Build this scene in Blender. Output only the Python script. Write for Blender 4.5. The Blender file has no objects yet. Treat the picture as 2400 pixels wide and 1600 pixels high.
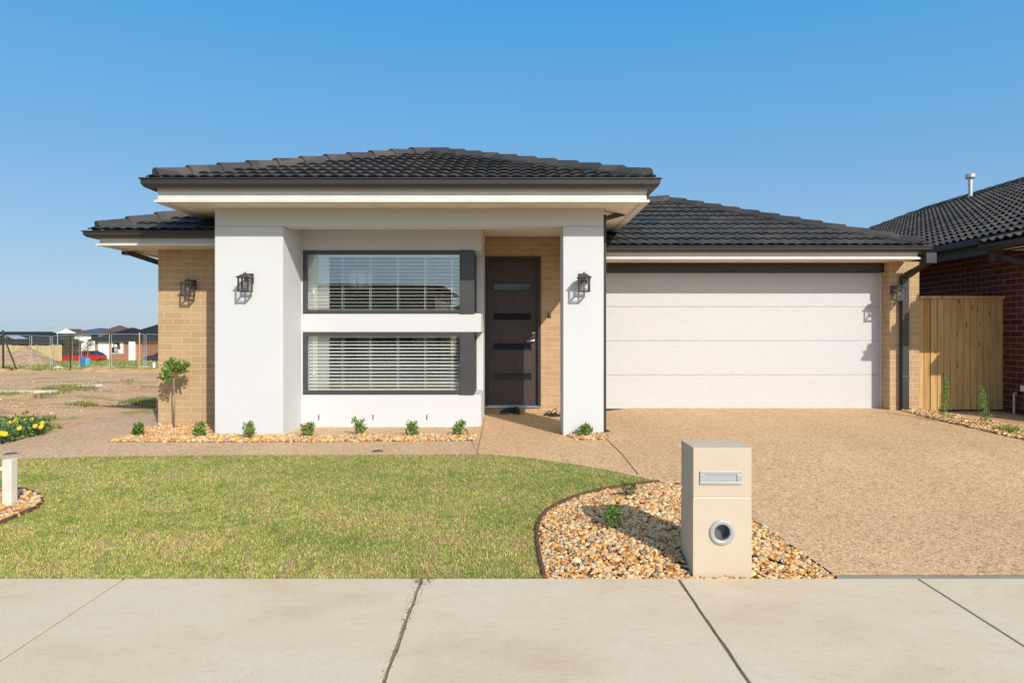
import bpy, bmesh, math, random
import numpy as np
from mathutils import Vector, noise
R = math.radians
SC = bpy.context.scene
COL = SC.collection

# ------------------------------------------------------------------ camera, sky, sun, exposure
cam = bpy.data.cameras.new('camera'); camo = bpy.data.objects.new('camera', cam); COL.objects.link(camo)
camo.location = (0, 0, 1.28); camo.rotation_euler = (R(90), 0, 0)
cam.sensor_width = 36; cam.lens = 24; cam.shift_y = -23 / 2400; cam.clip_end = 6000; cam.clip_start = 0.05
SC.camera = camo
SX, SY, SZ = 0.565, -1.0, 0.69                      # direction towards the sun
el = math.atan2(SZ, math.hypot(SX, SY)); az = math.atan2(SX, SY)
w = bpy.data.worlds.new('World'); SC.world = w; w.use_nodes = True
nt = w.node_tree; bg = nt.nodes['Background']
sky = nt.nodes.new('ShaderNodeTexSky'); sky.sky_type = 'NISHITA'; sky.sun_disc = False
sky.sun_elevation = el; sky.sun_rotation = az; sky.air_density = 1.0; sky.dust_density = 0.6; sky.ozone_density = 3.0
# the clear-sky colours of the afternoon: deep blue overhead, pale at the horizon, brighter and warmer round the sun
tc = nt.nodes.new('ShaderNodeTexCoord'); sx = nt.nodes.new('ShaderNodeSeparateXYZ'); nt.links.new(tc.outputs['Generated'], sx.inputs[0])
cr = nt.nodes.new('ShaderNodeValToRGB'); nt.links.new(sx.outputs[2], cr.inputs[0])
K = 7.0
for i, (p, c) in enumerate([(.0, (.335, .45, .575)), (.11, (.235, .40, .595)), (.23, (.14, .35, .605)), (.34, (.09, .325, .615)), (.44, (.045, .30, .645)), (.8, (.10, .20, .36))]):
    e = cr.color_ramp.elements[i] if i < 2 else cr.color_ramp.elements.new(p)
    e.position = p; e.color = (*c, 1)
dt = nt.nodes.new('ShaderNodeVectorMath'); dt.operation = 'DOT_PRODUCT'; nt.links.new(tc.outputs['Generated'], dt.inputs[0]); dt.inputs[1].default_value = Vector((SX, SY, SZ)).normalized()
gr = nt.nodes.new('ShaderNodeValToRGB'); nt.links.new(dt.outputs['Value'], gr.inputs[0]); gr.color_ramp.interpolation = 'EASE'
for i, (p, c) in enumerate([(.0, (0, 0, 0)), (.55, (.15, .138, .12)), (.88, (.50, .45, .37)), (1, (1.6, 1.4, 1.0))]):
    e = gr.color_ramp.elements[i] if i < 2 else gr.color_ramp.elements.new(p)
    e.position = p; e.color = (*c, 1)
ad = nt.nodes.new('ShaderNodeMix'); ad.data_type = 'RGBA'; ad.blend_type = 'ADD'; ad.inputs[0].default_value = 1; ad.clamp_result = False
nt.links.new(cr.outputs[0], ad.inputs[6]); nt.links.new(gr.outputs[0], ad.inputs[7])
sc_ = nt.nodes.new('ShaderNodeVectorMath'); sc_.operation = 'SCALE'; nt.links.new(ad.outputs[2], sc_.inputs[0]); sc_.inputs[3].default_value = K
mx = nt.nodes.new('ShaderNodeMix'); mx.data_type = 'RGBA'; mx.inputs[0].default_value = .85
nt.links.new(sky.outputs[0], mx.inputs[6]); nt.links.new(sc_.outputs[0], mx.inputs[7]); nt.links.new(mx.outputs[2], bg.inputs[0]); bg.inputs[1].default_value = 0.15
sun = bpy.data.lights.new('sun', 'SUN'); suno = bpy.data.objects.new('sun', sun); COL.objects.link(suno)
suno.rotation_euler = Vector((SX, SY, SZ)).to_track_quat('Z', 'Y').to_euler()
sun.energy = 3.95; sun.angle = R(0.5); sun.color = (1.0, 0.91, 0.78)
SC.view_settings.view_transform = 'Standard'; SC.view_settings.look = 'None'
SC.view_settings.exposure = 0.18; SC.view_settings.gamma = 1

# ------------------------------------------------------------------ helpers
def tag(o, label=None, cat=None, group=None, kind=None):
    if label: o['label'] = label
    if cat: o['category'] = cat
    if group: o['group'] = group
    if kind: o['kind'] = kind
    return o
def thing(name, loc, label, cat, group=None, rz=0):
    o = bpy.data.objects.new(name, None); COL.objects.link(o)
    o.location = loc; o.rotation_euler = (0, 0, rz); o.empty_display_size = .1
    return tag(o, label, cat, group)
def origin_of(p):
    v = Vector((0, 0, 0))
    while p is not None: v += p.location; p = p.parent
    return v
class MB:
    def __init__(s): s.v = []; s.f = []; s.c = []
    def add(s, vs, fs, col=None):
        n = len(s.v); s.v += [tuple(p) for p in vs]; s.f += [tuple(i + n for i in f) for f in fs]
        s.c += [col or (1, 1, 1)] * len(vs)
        return s
    def box(s, x0, x1, y0, y1, z0, z1, col=None):
        return s.add([(x0,y0,z0),(x1,y0,z0),(x1,y1,z0),(x0,y1,z0),(x0,y0,z1),(x1,y0,z1),(x1,y1,z1),(x0,y1,z1)],
              [(0,3,2,1),(4,5,6,7),(0,1,5,4),(1,2,6,5),(2,3,7,6),(3,0,4,7)], col)
    def tube(s, pts, r, n=8, col=None, caps=True):
        pts = [Vector(p) for p in pts]; rs = r if isinstance(r, (list, tuple)) else [r] * len(pts)
        vs = []; fs = []; m = len(pts)
        for i, p in enumerate(pts):
            d = (pts[min(i+1, m-1)] - pts[max(i-1, 0)]).normalized()
            a = d.cross(Vector((0, 0, 1)) if abs(d.z) < .95 else Vector((0, 1, 0))).normalized(); b = d.cross(a)
            for k in range(n):
                t = 2 * math.pi * (k + .5) / n
                vs.append(p + (a * math.cos(t) + b * math.sin(t)) * rs[i])
        for i in range(m - 1):
            for k in range(n):
                k2 = (k + 1) % n
                fs.append((i*n+k, i*n+k2, (i+1)*n+k2, (i+1)*n+k))
        if caps: fs += [tuple(range(n - 1, -1, -1)), tuple(range((m-1)*n, m*n))]
        return s.add(vs, fs, col)
    def lathe(s, prof, c, n=24, axis='z', col=None):
        vs = []; fs = []; m = len(prof)
        for (r, h) in prof:
            for k in range(n):
                t = 2 * math.pi * k / n; a, b = r * math.cos(t), r * math.sin(t)
                vs.append((c[0]+a, c[1]+b, c[2]+h) if axis == 'z' else ((c[0]+a, c[1]+h, c[2]+b) if axis == 'y' else (c[0]+h, c[1]+a, c[2]+b)))
        for i in range(m - 1):
            for k in range(n):
                k2 = (k + 1) % n; fs.append((i*n+k, i*n+k2, (i+1)*n+k2, (i+1)*n+k))
        return s.add(vs, fs, col)
    def prism(s, poly, a0, a1, axis='y', col=None):
        # poly in (x,z) extruded along y, or (y,z) along x, or (x,y) along z
        n = len(poly)
        def P(p, a): return (p[0], a, p[1]) if axis == 'y' else ((a, p[0], p[1]) if axis == 'x' else (p[0], p[1], a))
        vs = [P(p, a0) for p in poly] + [P(p, a1) for p in poly]
        fs = [tuple(range(n)), tuple(range(2*n-1, n-1, -1))] + [(i, i+n, (i+1) % n + n, (i+1) % n) for i in range(n)]
        return s.add(vs, fs, col)
    def build(s, name, mat, parent=None, smooth=False, bevel=0, world=True, normals=True, seg=2):
        me = bpy.data.meshes.new(name); off = origin_of(parent) if (parent is not None and world) else Vector((0, 0, 0))
        me.from_pydata([(p[0]-off.x, p[1]-off.y, p[2]-off.z) for p in s.v], [], s.f)
        if any(c != (1, 1, 1) for c in s.c):
            at = me.color_attributes.new('tint', 'FLOAT_COLOR', 'POINT')
            at.data.foreach_set('color', [q for c in s.c for q in (*c, 1)])
        me.materials.append(mat); me.update()
        if normals:
            bm = bmesh.new(); bm.from_mesh(me); bmesh.ops.recalc_face_normals(bm, faces=bm.faces); bm.to_mesh(me); bm.free()
        if smooth:
            me.shade_smooth()
        o = bpy.data.objects.new(name, me); COL.objects.link(o)
        if parent is not None: o.parent = parent
        if bevel:
            b = o.modifiers.new('bevel', 'BEVEL'); b.width = bevel; b.segments = seg; b.limit_method = 'ANGLE'; b.angle_limit = R(40)
        return o
def np_mesh(name, V, F, mat, col=None, parent=None, smooth=False):
    """V (n,3), F (m,k) index array, col (n,3)"""
    me = bpy.data.meshes.new(name); V = np.asarray(V, np.float32); F = np.asarray(F, np.int32)
    if parent is not None: V = V - np.array(origin_of(parent), np.float32)
    k = F.shape[1]
    me.vertices.add(len(V)); me.vertices.foreach_set('co', V.ravel())
    me.loops.add(F.size); me.loops.foreach_set('vertex_index', F.ravel())
    me.polygons.add(len(F)); me.polygons.foreach_set('loop_start', np.arange(0, F.size, k, dtype=np.int32))
    me.polygons.foreach_set('loop_total', np.full(len(F), k, np.int32))
    if smooth: me.polygons.foreach_set('use_smooth', np.ones(len(F), bool))
    me.update(calc_edges=True)
    if col is not None:
        at = me.color_attributes.new('tint', 'FLOAT_COLOR', 'POINT')
        at.data.foreach_set('color', np.concatenate([col, np.ones((len(V), 1))], 1).astype(np.float32).ravel())
    me.materials.append(mat)
    o = bpy.data.objects.new(name, me); COL.objects.link(o)
    if parent is not None: o.parent = parent
    return o
def copy_tree(o, parent=None):
    c = o.copy(); COL.objects.link(c); c.parent = parent
    for ch in list(o.children): copy_tree(ch, c)
    return c

# ------------------------------------------------------------------ materials
def mat_new(name, color=(.5, .5, .5), rough=.6, metal=0, spec=.5):
    m = bpy.data.materials.new(name); m.use_nodes = True; b = m.node_tree.nodes['Principled BSDF']
    b.inputs['Base Color'].default_value = (*color, 1); b.inputs['Roughness'].default_value = rough
    b.inputs['Metallic'].default_value = metal; b.inputs['Specular IOR Level'].default_value = spec
    return m, m.node_tree, b
def N(t, ty, **kw):
    n = t.nodes.new(ty)
    for k, v in kw.items():
        if k in n.inputs.keys(): n.inputs[k].default_value = v
        else: setattr(n, k, v)
    return n
def ramp(t, fac, stops, interp='LINEAR'):
    r = t.nodes.new('ShaderNodeValToRGB'); r.color_ramp.interpolation = interp
    while len(r.color_ramp.elements) < len(stops): r.color_ramp.elements.new(.5)
    for e, (p, c) in zip(r.color_ramp.elements, stops): e.position = p; e.color = (*c, 1)
    t.links.new(fac, r.inputs[0]); return r.outputs[0]
def mixc(t, fac, a, b, mode='MIX'):
    n = t.nodes.new('ShaderNodeMix'); n.data_type = 'RGBA'; n.blend_type = mode
    for i, q in ((0, fac), (6, a), (7, b)):
        if isinstance(q, (int, float)): n.inputs[i].default_value = q
        elif isinstance(q, tuple): n.inputs[i].default_value = (*q, 1)
        else: t.links.new(q, n.inputs[i])
    return n.outputs[2]
def wpos(t, sc=None):
    g = t.nodes.new('ShaderNodeNewGeometry')
    if sc is None: return g.outputs['Position']
    m = N(t, 'ShaderNodeMapping'); m.inputs['Scale'].default_value = sc; t.links.new(g.outputs['Position'], m.inputs[0]); return m.outputs[0]
def noise_n(t, scale, detail=4, rough=.55, vec=None, dist=0):
    n = N(t, 'ShaderNodeTexNoise', Scale=scale, Detail=detail, Roughness=rough, Distortion=dist)
    t.links.new(vec or wpos(t), n.inputs['Vector']); return n.outputs[0]
def bump(t, b, h, strength=.3, dist=.01):
    n = N(t, 'ShaderNodeBump', Strength=strength, Distance=dist); t.links.new(h, n.inputs['Height']); t.links.new(n.outputs[0], b.inputs['Normal'])
def plain(name, c, rough=.5, metal=0, var=.08, scale=3, bs=.0, bscale=60, spec=.5):
    m, t, b = mat_new(name, c, rough, metal, spec)
    f = noise_n(t, scale, 6, .6)
    lo = tuple(x * (1 - var) for x in c); hi = tuple(min(1, x * (1 + var)) for x in c)
    t.links.new(ramp(t, f, [(.3, lo), (.7, hi)]), b.inputs['Base Color'])
    if bs: bump(t, b, noise_n(t, bscale, 3), bs, .004)
    return m
def brick_mat(name, c1, c2, mortar, dark, bw=.25, rh=.086, ms=.011):
    m, t, b = mat_new(name, c1, .85, 0, .2)
    g = t.nodes.new('ShaderNodeNewGeometry'); s = t.nodes.new('ShaderNodeSeparateXYZ'); t.links.new(g.outputs['Position'], s.inputs[0])
    sn = t.nodes.new('ShaderNodeSeparateXYZ'); t.links.new(g.outputs['True Normal'], sn.inputs[0])
    ab = N(t, 'ShaderNodeMath', operation='ABSOLUTE'); t.links.new(sn.outputs[0], ab.inputs[0])
    gt = N(t, 'ShaderNodeMath', operation='GREATER_THAN'); t.links.new(ab.outputs[0], gt.inputs[0]); gt.inputs[1].default_value = .6
    mx = t.nodes.new('ShaderNodeMix'); t.links.new(gt.outputs[0], mx.inputs[0]); t.links.new(s.outputs[0], mx.inputs[2]); t.links.new(s.outputs[1], mx.inputs[3])
    cb = t.nodes.new('ShaderNodeCombineXYZ'); t.links.new(mx.outputs[0], cb.inputs[0]); t.links.new(s.outputs[2], cb.inputs[1])
    # wobble of the joints
    wn = N(t, 'ShaderNodeTexNoise', Scale=9, Detail=2); t.links.new(g.outputs['Position'], wn.inputs['Vector'])
    wv = N(t, 'ShaderNodeVectorMath', operation='MULTIPLY_ADD'); t.links.new(wn.outputs['Color'], wv.inputs[0]); wv.inputs[1].default_value = (.006, .006, 0); t.links.new(cb.outputs[0], wv.inputs[2])
    br = N(t, 'ShaderNodeTexBrick', Scale=1.0); br.offset = .5
    br.inputs['Brick Width'].default_value = bw; br.inputs['Row Height'].default_value = rh; br.inputs['Mortar Size'].default_value = ms * .5; br.inputs['Mortar Smooth'].default_value = .25
    br.inputs['Bias'].default_value = 0
    br.inputs['Color1'].default_value = (*c1, 1); br.inputs['Color2'].default_value = (*c2, 1); br.inputs['Mortar'].default_value = (*mortar, 1)
    t.links.new(wv.outputs[0], br.inputs['Vector'])
    fn = noise_n(t, 60, 6, .7); big = noise_n(t, 1.3, 4, .6)
    c = mixc(t, .55, br.outputs['Color'], ramp(t, fn, [(.3, dark), (.6, (1, 1, 1))]), 'MULTIPLY')
    c = mixc(t, .5, c, ramp(t, big, [(.3, (.82, .8, .78)), (.7, (1, 1, 1))]), 'MULTIPLY')
    t.links.new(c, b.inputs['Base Color'])
    inv = N(t, 'ShaderNodeMath', operation='MULTIPLY_ADD'); t.links.new(br.outputs['Fac'], inv.inputs[0]); inv.inputs[1].default_value = -1; t.links.new(fn, inv.inputs[2])
    bump(t, b, inv.outputs[0], .55, .006)
    return m
def tint_mat(name, rough=.6, spec=.4, sub=0, nscale=0, var=(.75, 1)):
    m, t, b = mat_new(name, (1, 1, 1), rough, 0, spec)
    a = N(t, 'ShaderNodeVertexColor', layer_name='tint'); c = a.outputs[0]
    if nscale: c = mixc(t, 1, c, ramp(t, noise_n(t, nscale, 5, .6), [(.3, (var[0],)*3), (.7, (var[1],)*3)]), 'MULTIPLY')
    t.links.new(c, b.inputs['Base Color'])
    if sub:
        tr = t.nodes.new('ShaderNodeBsdfTranslucent'); t.links.new(c, tr.inputs[0])
        ms = t.nodes.new('ShaderNodeMixShader'); ms.inputs[0].default_value = sub
        t.links.new(b.outputs[0], ms.inputs[1]); t.links.new(tr.outputs[0], ms.inputs[2]); t.links.new(ms.outputs[0], t.nodes['Material Output'].inputs[0])
    return m
def aggregate(name, light=1.0, grey=0.0):
    m, t, b = mat_new(name, (.4, .3, .2), .8, 0, .25)
    v = N(t, 'ShaderNodeTexVoronoi', Scale=95.0); t.links.new(wpos(t), v.inputs['Vector'])
    s = t.nodes.new('ShaderNodeSeparateColor'); t.links.new(v.outputs['Color'], s.inputs[0])
    def q(c):
        c = tuple(x ** .8 * k for x, k in zip(c, (1.13, 1.04, .935))); g = sum(c) / 3; return tuple(min(.9, (x * (1 - grey) + g * grey) * light) for x in c)
    c = ramp(t, s.outputs[0], [(0, q((.16, .09, .05))), (.11, q((.42, .25, .12))), (.28, q((.62, .41, .22))), (.5, q((.72, .52, .31))), (.72, q((.8, .64, .43))), (.87, q((.58, .33, .16))), (.95, q((.5, .44, .38)))], 'CONSTANT')
    v2 = N(t, 'ShaderNodeTexVoronoi', Scale=41.0); t.links.new(wpos(t), v2.inputs['Vector'])
    s2 = t.nodes.new('ShaderNodeSeparateColor'); t.links.new(v2.outputs['Color'], s2.inputs[0])
    c = mixc(t, .45, c, ramp(t, s2.outputs[1], [(0, q((.34, .2, .11))), (.13, q((.6, .42, .25))), (.8, q((.74, .56, .36)))], 'CONSTANT'))
    c = mixc(t, 1, c, ramp(t, v.outputs['Distance'], [(.35, (1, 1, 1)), (.85, (.62, .56, .5))]), 'MULTIPLY')
    c = mixc(t, .6, c, ramp(t, noise_n(t, .7, 6, .65), [(.3, (.88, .85, .83)), (.7, (1, 1, 1))]), 'MULTIPLY')
    c = mixc(t, .5, c, ramp(t, noise_n(t, .35, 5, .7, wpos(t, (2.2, .5, 1)), .6), [(.35, (.86, .83, .80)), (.55, (1, 1, 1))]), 'MULTIPLY')
    t.links.new(c, b.inputs['Base Color']); bump(t, b, v.outputs['Distance'], -.3, .004)
    return m
def concrete_path():
    m, t, b = mat_new('concrete', (.5, .44, .36), .85, 0, .25)
    a = noise_n(t, 1.1, 8, .62, wpos(t, (1, 1.7, 1)), .4); f = noise_n(t, 14, 8, .75, wpos(t, (1, 3, 1)), .6); g = noise_n(t, 240, 2, .6)
    c = ramp(t, a, [(.25, (.60, .48, .325)), (.45, (.675, .565, .42)), (.6, (.695, .60, .465)), (.8, (.62, .50, .35))])
    c = mixc(t, .55, c, ramp(t, f, [(.3, (.80, .76, .70)), (.5, (1, 1, 1)), (.7, (.88, .85, .80))]), 'MULTIPLY')
    st = noise_n(t, 2.3, 5, .7, wpos(t, (1, 2.6, 1)), 1.2)
    c = mixc(t, .8, c, ramp(t, st, [(.66, (1, 1, 1)), (.74, (.86, .74, .55))]), 'MULTIPLY')
    c = mixc(t, .5, c, ramp(t, g, [(.35, (.72,)*3), (.6, (1, 1, 1))]), 'MULTIPLY')
    c = mixc(t, .7, c, ramp(t, noise_n(t, 5.5, 9, .8, wpos(t, (1, 2.2, 1)), 1.5), [(.30, (.84, .81, .77)), (.47, (1, 1, 1)), (.62, (1, 1, 1)), (.74, (.86, .80, .70))]), 'MULTIPLY')
    sp = N(t, 'ShaderNodeTexVoronoi', Scale=26.0); t.links.new(wpos(t), sp.inputs['Vector'])
    c = mixc(t, .8, c, ramp(t, sp.outputs['Distance'], [(.05, (.62, .55, .46)), (.09, (1, 1, 1))]), 'MULTIPLY')
    t.links.new(c, b.inputs['Base Color']); bump(t, b, mixc(t, .5, f, g), .25, .003)
    return m
def soil_mat():
    m, t, b = mat_new('soil', (.3, .22, .15), .95, 0, .1)
    a = noise_n(t, .45, 8, .65, wpos(t, (1, 1.6, 1)), .5); f = noise_n(t, 9, 8, .8)
    c = ramp(t, a, [(.32, (.42, .21, .10)), (.44, (.62, .40, .22)), (.56, (.62, .44, .27)), (.70, (.44, .25, .13))])
    gp_ = noise_n(t, .38, 7, .72, wpos(t, (.8, 2.0, 1)), .8)
    c = mixc(t, ramp(t, gp_, [(.53, (0, 0, 0)), (.60, (.85, .85, .85))]), c, ramp(t, noise_n(t, 22, 5, .7), [(.3, (.2, .22, .06)), (.7, (.4, .35, .14))]))
    # far field beyond the temporary fence is grassed over
    s = t.nodes.new('ShaderNodeSeparateXYZ'); t.links.new(wpos(t), s.inputs[0])
    mr = N(t, 'ShaderNodeMapRange'); t.links.new(s.outputs[1], mr.inputs[0]); mr.inputs[1].default_value = 38; mr.inputs[2].default_value = 44
    c = mixc(t, mr.outputs[0], c, ramp(t, noise_n(t, .5, 7, .7), [(.3, (.26, .29, .08)), (.6, (.42, .42, .14)), (.8, (.5, .42, .22))]))
    c = mixc(t, .8, c, ramp(t, f, [(.35, (.5, .46, .42)), (.5, (1, 1, 1))]), 'MULTIPLY')
    t.links.new(c, b.inputs['Base Color']); bump(t, b, f, .5, .03)
    return m
def tile_mat():
    m, t, b = mat_new('roof_tile', (.06, .06, .062), .62, 0, .35)
    v = N(t, 'ShaderNodeTexVoronoi', Scale=3.2); t.links.new(wpos(t), v.inputs['Vector'])
    s = t.nodes.new('ShaderNodeSeparateColor'); t.links.new(v.outputs['Color'], s.inputs[0])
    c = ramp(t, s.outputs[0], [(0, (.042, .042, .044)), (.5, (.060, .059, .058)), (1, (.088, .082, .076))])
    c = mixc(t, .6, c, ramp(t, noise_n(t, 30, 5, .7), [(.3, (.65,)*3), (.7, (1.15, 1.12, 1.05))]), 'MULTIPLY')
    t.links.new(c, b.inputs['Base Color']); bump(t, b, noise_n(t, 120, 3), .25, .003)
    return m
def timber_mat(name, c, knot=True, bw=.1):
    m, t, b = mat_new(name, c, .75, 0, .2)
    s = t.nodes.new('ShaderNodeSeparateXYZ'); t.links.new(wpos(t), s.inputs[0])
    fl = N(t, 'ShaderNodeMath', operation='SNAP'); t.links.new(s.outputs[0], fl.inputs[0]); fl.inputs[1].default_value = bw
    wn = N(t, 'ShaderNodeTexWhiteNoise', noise_dimensions='1D'); t.links.new(fl.outputs[0], wn.inputs[1])
    off = t.nodes.new('ShaderNodeCombineXYZ'); mu = N(t, 'ShaderNodeMath', operation='MULTIPLY'); t.links.new(wn.outputs[0], mu.inputs[0]); mu.inputs[1].default_value = 37
    t.links.new(mu.outputs[0], off.inputs[2])
    va = N(t, 'ShaderNodeVectorMath', operation='ADD'); t.links.new(wpos(t), va.inputs[0]); t.links.new(off.outputs[0], va.inputs[1])
    mp = N(t, 'ShaderNodeMapping'); mp.inputs['Scale'].default_value = (30, 30, 1.3); t.links.new(va.outputs[0], mp.inputs[0])
    g = noise_n(t, 1.5, 5, .6, mp.outputs[0], .6)
    cc = ramp(t, g, [(.3, tuple(x * .62 for x in c)), (.5, c), (.75, tuple(min(1, x * 1.2) for x in c))])
    cc = mixc(t, .8, cc, ramp(t, wn.outputs[0], [(0, (.70, .64, .56)), (.5, (.88, .84, .8)), (1, (1.05, 1, .95))]), 'MULTIPLY')
    if knot:
        mp2 = N(t, 'ShaderNodeMapping'); mp2.inputs['Scale'].default_value = (7, 7, 2.6); t.links.new(va.outputs[0], mp2.inputs[0])
        v = N(t, 'ShaderNodeTexVoronoi', Scale=1.2); t.links.new(mp2.outputs[0], v.inputs['Vector'])
        cc = mixc(t, .85, cc, ramp(t, v.outputs['Distance'], [(.07, (.22, .12, .06)), (.13, (.8, .66, .5)), (.18, (1, 1, 1))]), 'MULTIPLY')
    t.links.new(cc, b.inputs['Base Color']); bump(t, b, g, .2, .003)
    return m
def glass_mat(name, refl=.22, tint=(.8, .87, .85), rc=(1, 1, 1)):
    m = bpy.data.materials.new(name); m.use_nodes = True; t = m.node_tree; t.nodes.remove(t.nodes['Principled BSDF'])
    tr = t.nodes.new('ShaderNodeBsdfTransparent'); tr.inputs[0].default_value = (*tint, 1)
    gl = t.nodes.new('ShaderNodeBsdfGlossy'); gl.inputs['Roughness'].default_value = .0; gl.inputs[0].default_value = (*rc, 1)
    lw = N(t, 'ShaderNodeLayerWeight', Blend=.5); pw = N(t, 'ShaderNodeMath', operation='POWER'); t.links.new(lw.outputs['Facing'], pw.inputs[0]); pw.inputs[1].default_value = 4.0
    mr = N(t, 'ShaderNodeMapRange'); t.links.new(pw.outputs[0], mr.inputs[0])
    mr.inputs[1].default_value = 0; mr.inputs[2].default_value = 1; mr.inputs[3].default_value = refl; mr.inputs[4].default_value = 1
    mx = t.nodes.new('ShaderNodeMixShader'); t.links.new(mr.outputs[0], mx.inputs[0]); t.links.new(tr.outputs[0], mx.inputs[1]); t.links.new(gl.outputs[0], mx.inputs[2])
    t.links.new(mx.outputs[0], t.nodes['Material Output'].inputs[0]); return m
def render_mat(name, c):
    m, t, b = mat_new(name, c, .85, 0, .2)
    f = noise_n(t, 1.0, 6, .6)
    t.links.new(ramp(t, f, [(.3, tuple(x * .965 for x in c)), (.7, c)]), b.inputs['Base Color'])
    bump(t, b, noise_n(t, 220, 3, .6), .14, .002); return m
def garage_mat():
    m, t, b = mat_new('garage_panel', (.73, .70, .68), .42, 0, .4)
    g = noise_n(t, 1, 5, .65, wpos(t, (9, 9, 70)), .5); 
    t.links.new(ramp(t, g, [(.35, (.505, .505, .525)), (.7, (.56, .558, .575))]), b.inputs['Base Color'])
    bump(t, b, g, .55, .005); return m
def door_mat():
    m, t, b = mat_new('door_timber', (.035, .028, .028), .42, 0, .45)
    g = noise_n(t, 1, 6, .7, wpos(t, (70, 70, 6)), .4)
    t.links.new(ramp(t, g, [(.3, (.028, .022, .022)), (.7, (.085, .058, .052))]), b.inputs['Base Color'])
    bump(t, b, g, .3, .003); return m
M = {}
M['render'] = render_mat('white_render', (.575, .59, .615))
M['brick'] = brick_mat('tan_brick', (.455, .315, .18), (.525, .375, .225), (.62, .50, .36), (.72, .62, .5))
M['brick_dark'] = brick_mat('dark_red_brick', (.07, .023, .016), (.125, .04, .026), (.27, .205, .165), (.6, .5, .5))
M['brick_red'] = brick_mat('red_brick', (.38, .15, .09), (.45, .19, .12), (.4, .3, .24), (.7, .6, .55))
M['tile'] = tile_mat()
M['charcoal'] = plain('charcoal_metal', (.032, .031, .031), .42, .0, .12, 2)
M['charcoal_trim'] = plain('charcoal_trim', (.03, .026, .026), .45)
M['frame'] = plain('window_frame_grey', (.05, .052, .055), .4)
M['fascia'] = plain('pale_fascia', (.60, .59, .56), .45)
M['soffit'] = plain('eave_lining', (.74, .67, .58), .8)
M['garage'] = garage_mat(); M['door'] = door_mat()
M['glass'] = glass_mat('window_glass', .25, (.96, .98, .97), (.85, .97, 1))
M['glass_clear'] = glass_mat('lantern_glass', .04, (.985, .99, .99))
M['glass_dark'] = plain('dark_glass', (.008, .009, .011), .07, 0, .1, spec=.6)
M['steel'] = plain('satin_steel', (.6, .6, .6), .28, 1)
M['silver'] = plain('silver_paint', (.40, .41, .425), .38, .15)
M['black'] = plain('black_metal', (.03, .03, .03), .4)
M['bronze'] = plain('lantern_metal', (.06, .056, .048), .4, .3)
M['blind'] = plain('blind_slat', (.88, .88, .86), .5)
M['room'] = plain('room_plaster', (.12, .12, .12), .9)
M['drive'] = aggregate('exposed_aggregate', .95, .0); M['path'] = aggregate('exposed_aggregate_path', .95, .15)
M['concrete'] = concrete_path(); M['soil'] = soil_mat()
M['lawnsoil'] = plain('lawn_soil', (.28, .25, .11), .95, 0, .35, 8)
M['grass'] = tint_mat('grass_blades', .6, .25, .25); M['leaf'] = tint_mat('leaves', .45, .4, .3)
M['pebble'] = tint_mat('pebbles', .6, .3, 0, 45, (.72, 1.12))
M['fence'] = timber_mat('treated_pine', (.55, .365, .16)); M['pale_timber'] = timber_mat('pale_timber', (.56, .44, .26), False)
M['bark'] = plain('bark', (.30, .22, .13), .9, 0, .3, 20)
M['letterbox'] = plain('letterbox_render', (.52, .44, .345), .85, 0, .035, 4, .12, 200)
M['letterbox_side'] = M['letterbox']
M['edging'] = plain('brown_edging', (.12, .058, .034), .8, 0, .3, 12)
M['white'] = plain('white_paint', (.78, .78, .76), .5)
M['post'] = plain('pale_post', (.66, .61, .53), .8, 0, .1, 8)
M['asphalt'] = plain('asphalt', (.055, .054, .053), .9, 0, .3, 30, .4, 90)
M['rubber'] = plain('rubber', (.02, .02, .02), .8)
M['red_paint'] = plain('red_car_paint', (.42, .02, .015), .25); M['navy_paint'] = plain('dark_car_paint', (.02, .025, .04), .25)
M['blue'] = plain('blue_plastic', (.02, .16, .45), .4); M['galv'] = plain('galvanised', (.5, .52, .54), .4, .6)
M['teal'] = plain('teal_plastic', (.05, .4, .5), .4)
M['red_tile'] = plain('brown_red_tile', (.115, .065, .05), .8, 0, .3, 1)
M['far_roof'] = plain('far_dark_roof', (.022, .024, .030), .9, 0, .2, .5, spec=.15)
M['solar'] = plain('solar_panel', (.02, .035, .08), .15)
M['bulb'] = glass_mat('bulb_glass', .2, (1, .82, .6))
M['mortar_white'] = plain('door_sill_metal', (.55, .55, .54), .35, .8)
M['fabric'] = plain('shoe_fabric', (.018, .018, .02), .85, 0, .3, 60); M['sole'] = plain('shoe_sole', (.12, .08, .06), .7)
M['joint'] = plain('joint_gap', (.26, .19, .12), .95, 0, .4, 30)
M['joint_dark'] = plain('joint_filler', (.24, .225, .2), .95)

# ------------------------------------------------------------------ levels of the ground, pixels of the 2400 x 1600 photograph
FL, HZ, EYE = 1600.0, 777.0, 1.28
def sm(t): t = min(1, max(0, t)); return t * t * (3 - 2 * t)
def G(x, y):
    if y <= 3.92: z = -.14
    elif y < 7.1: z = -.14 + .14 * (y - 3.92) / 3.18
    else: z = 0.0
    if x > .9 and y > 5.2: z += .105 * min(1, (x - .9) / .9) * min(1, (y - 5.2) / 5.0)
    elif y > 8.6 and x > -.6: z += .03 * min(1, (y - 8.6) / 1.9)
    if y > 9.6:
        b = min(1, max(0, (-4.9 - x) / 1.6)) if y < 34 else 1
        z -= b * .031 * (min(y, 400) - 9.6)
    if y < -1.2: z -= .12
    return z
def gp(px, py, off=0):
    d = 6.0
    for _ in range(60):
        z = G((px - 1200) / FL * d, d); nd = FL * (EYE - z - off) / max(1, (py - HZ)); d = d + (nd - d) * .6
    return ((px - 1200) / FL * d, d)
def pz(px, py, d): return ((px - 1200) / FL * d, d, EYE + (HZ - py) / FL * d)

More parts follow.
